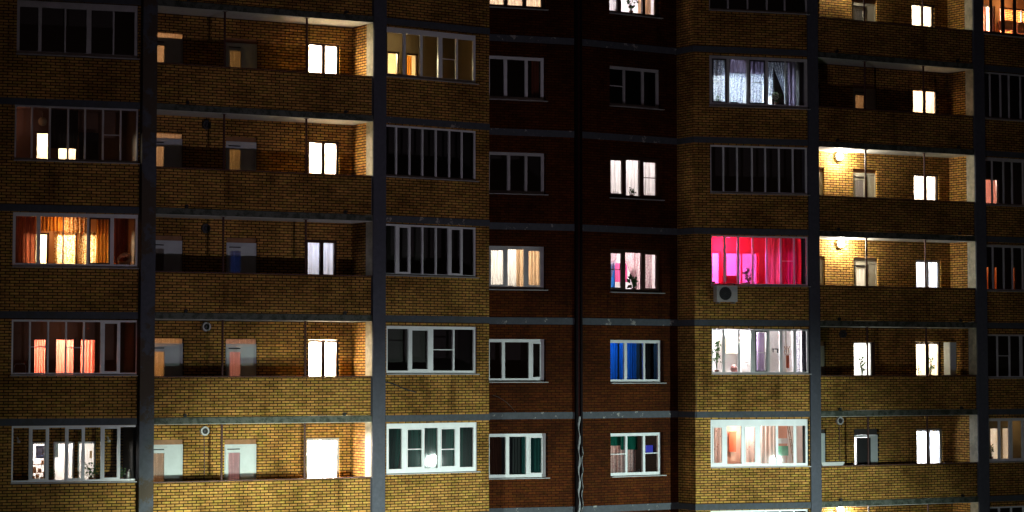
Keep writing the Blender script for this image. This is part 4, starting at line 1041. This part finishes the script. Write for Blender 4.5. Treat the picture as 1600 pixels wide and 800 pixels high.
# ------------------------------------------------------------------ roof, rear and end walls of the block
gl = MA.m @ Vector((-3.93, .2, 0)); xl = XR.m @ Vector((0, .1, 0)); gr = MG.m @ Vector((4.2, .1, 0))
inw = Vector((-math.sin(R(30.8)), math.cos(R(30.8)), 0)) * 12
outline = [xl, AL + Vector((-.3, 1.0, 0)), MM.m @ Vector((0, .5, 0)), MM.m @ Vector((6.7, .5, 0)), MC.m @ Vector((3.6, .3, 0)), Vector((-1.0, 75.5, 0)),
           Vector((1.97, 76.75, 0)), Vector((5.0, 79.0, 0)), Vector((5.7, 78.3, 0)), MM.m @ Vector((22, .5, 0)), MM.m @ Vector((28.6, .5, 0)), gr, gr + inw, xl + inw]
m = MB(); n = len(outline)
for z in (ZT - .05, ZT + .25): m.v += [(p.x, p.y, z) for p in outline]
m.f += [tuple(range(n)), tuple(range(2 * n - 1, n - 1, -1))]; m.mi += [0, 0]
for i in range(n): m.f.append((i, (i + 1) % n, n + (i + 1) % n, n + i)); m.mi.append(0)
obj('roof', m, 'roofing', None, (0, 80, ZT), BLD)
def seg_wall(p, q, name='end_wall'):
    d = q - p; b = Bay(p.x, p.y, math.degrees(math.atan2(d.y, d.x))); m = MB(); m.box(0, d.length, 0, .3, ZB, ZT); obj(name, m, 'yellow', b, (d.length / 2, 0, ZB), BLD)
seg_wall(gr, gr + inw); seg_wall(gr + inw, xl + inw, 'rear_wall'); seg_wall(xl + inw, xl)

# ------------------------------------------------------------------ street lamps and the added fill lamp
for i, (loc, tgt, pw, col, cone) in enumerate(LAMPS):
    base = Vector((loc[0], loc[1], 0)); d = (Vector(tgt) - Vector(loc)); d.z = 0; d.normalize()
    root = empty('street_lamp', Matrix.Translation(base - d * .9) @ Matrix.Rotation(math.atan2(d.y, d.x), 4, 'Z'))
    tag(root, ['tall grey street lamp in the yard, rightmost of three, shining at the facade', 'lower grey street lamp in the yard in front of the left balconies', 'added fill lamp on a pole farther out in the yard, weak light tilted up'][i], 'street lamp', 'street lamps in the yard')
    def part(name, mb, mat):
        o = obj(name, mb, mat, None); C.objects.unlink(o); return link(o, WM[root.name].copy(), root)
    m = MB(); m.tube([(0, 0, 0), (0, 0, loc[2] - .2), (.25, 0, loc[2] + .12), (.62, 0, loc[2] + .16)], [.09, .05, .035, .03], 12); part('pole', m, 'steel')
    m = MB(); m.box(.58, 1.10, -.13, .13, loc[2] + .10, loc[2] + .19); part('lamp_head', m, 'steel')
    m = MB(); ball(m, (.9, 0, loc[2] + .07), .12, 1, 1, .6, 12); part('lens', m, 'lamp_led')
    l = lamp_light('street_lamp_light', Vector(loc) + Vector((0, 0, -.08)), tgt, pw * K, col, cone)
print('objects', len(C.objects))

for o in S.objects:
    if 'label' in o and not 4 <= len(o['label'].split()) <= 16: print('LABEL', len(o['label'].split()), o['label'])
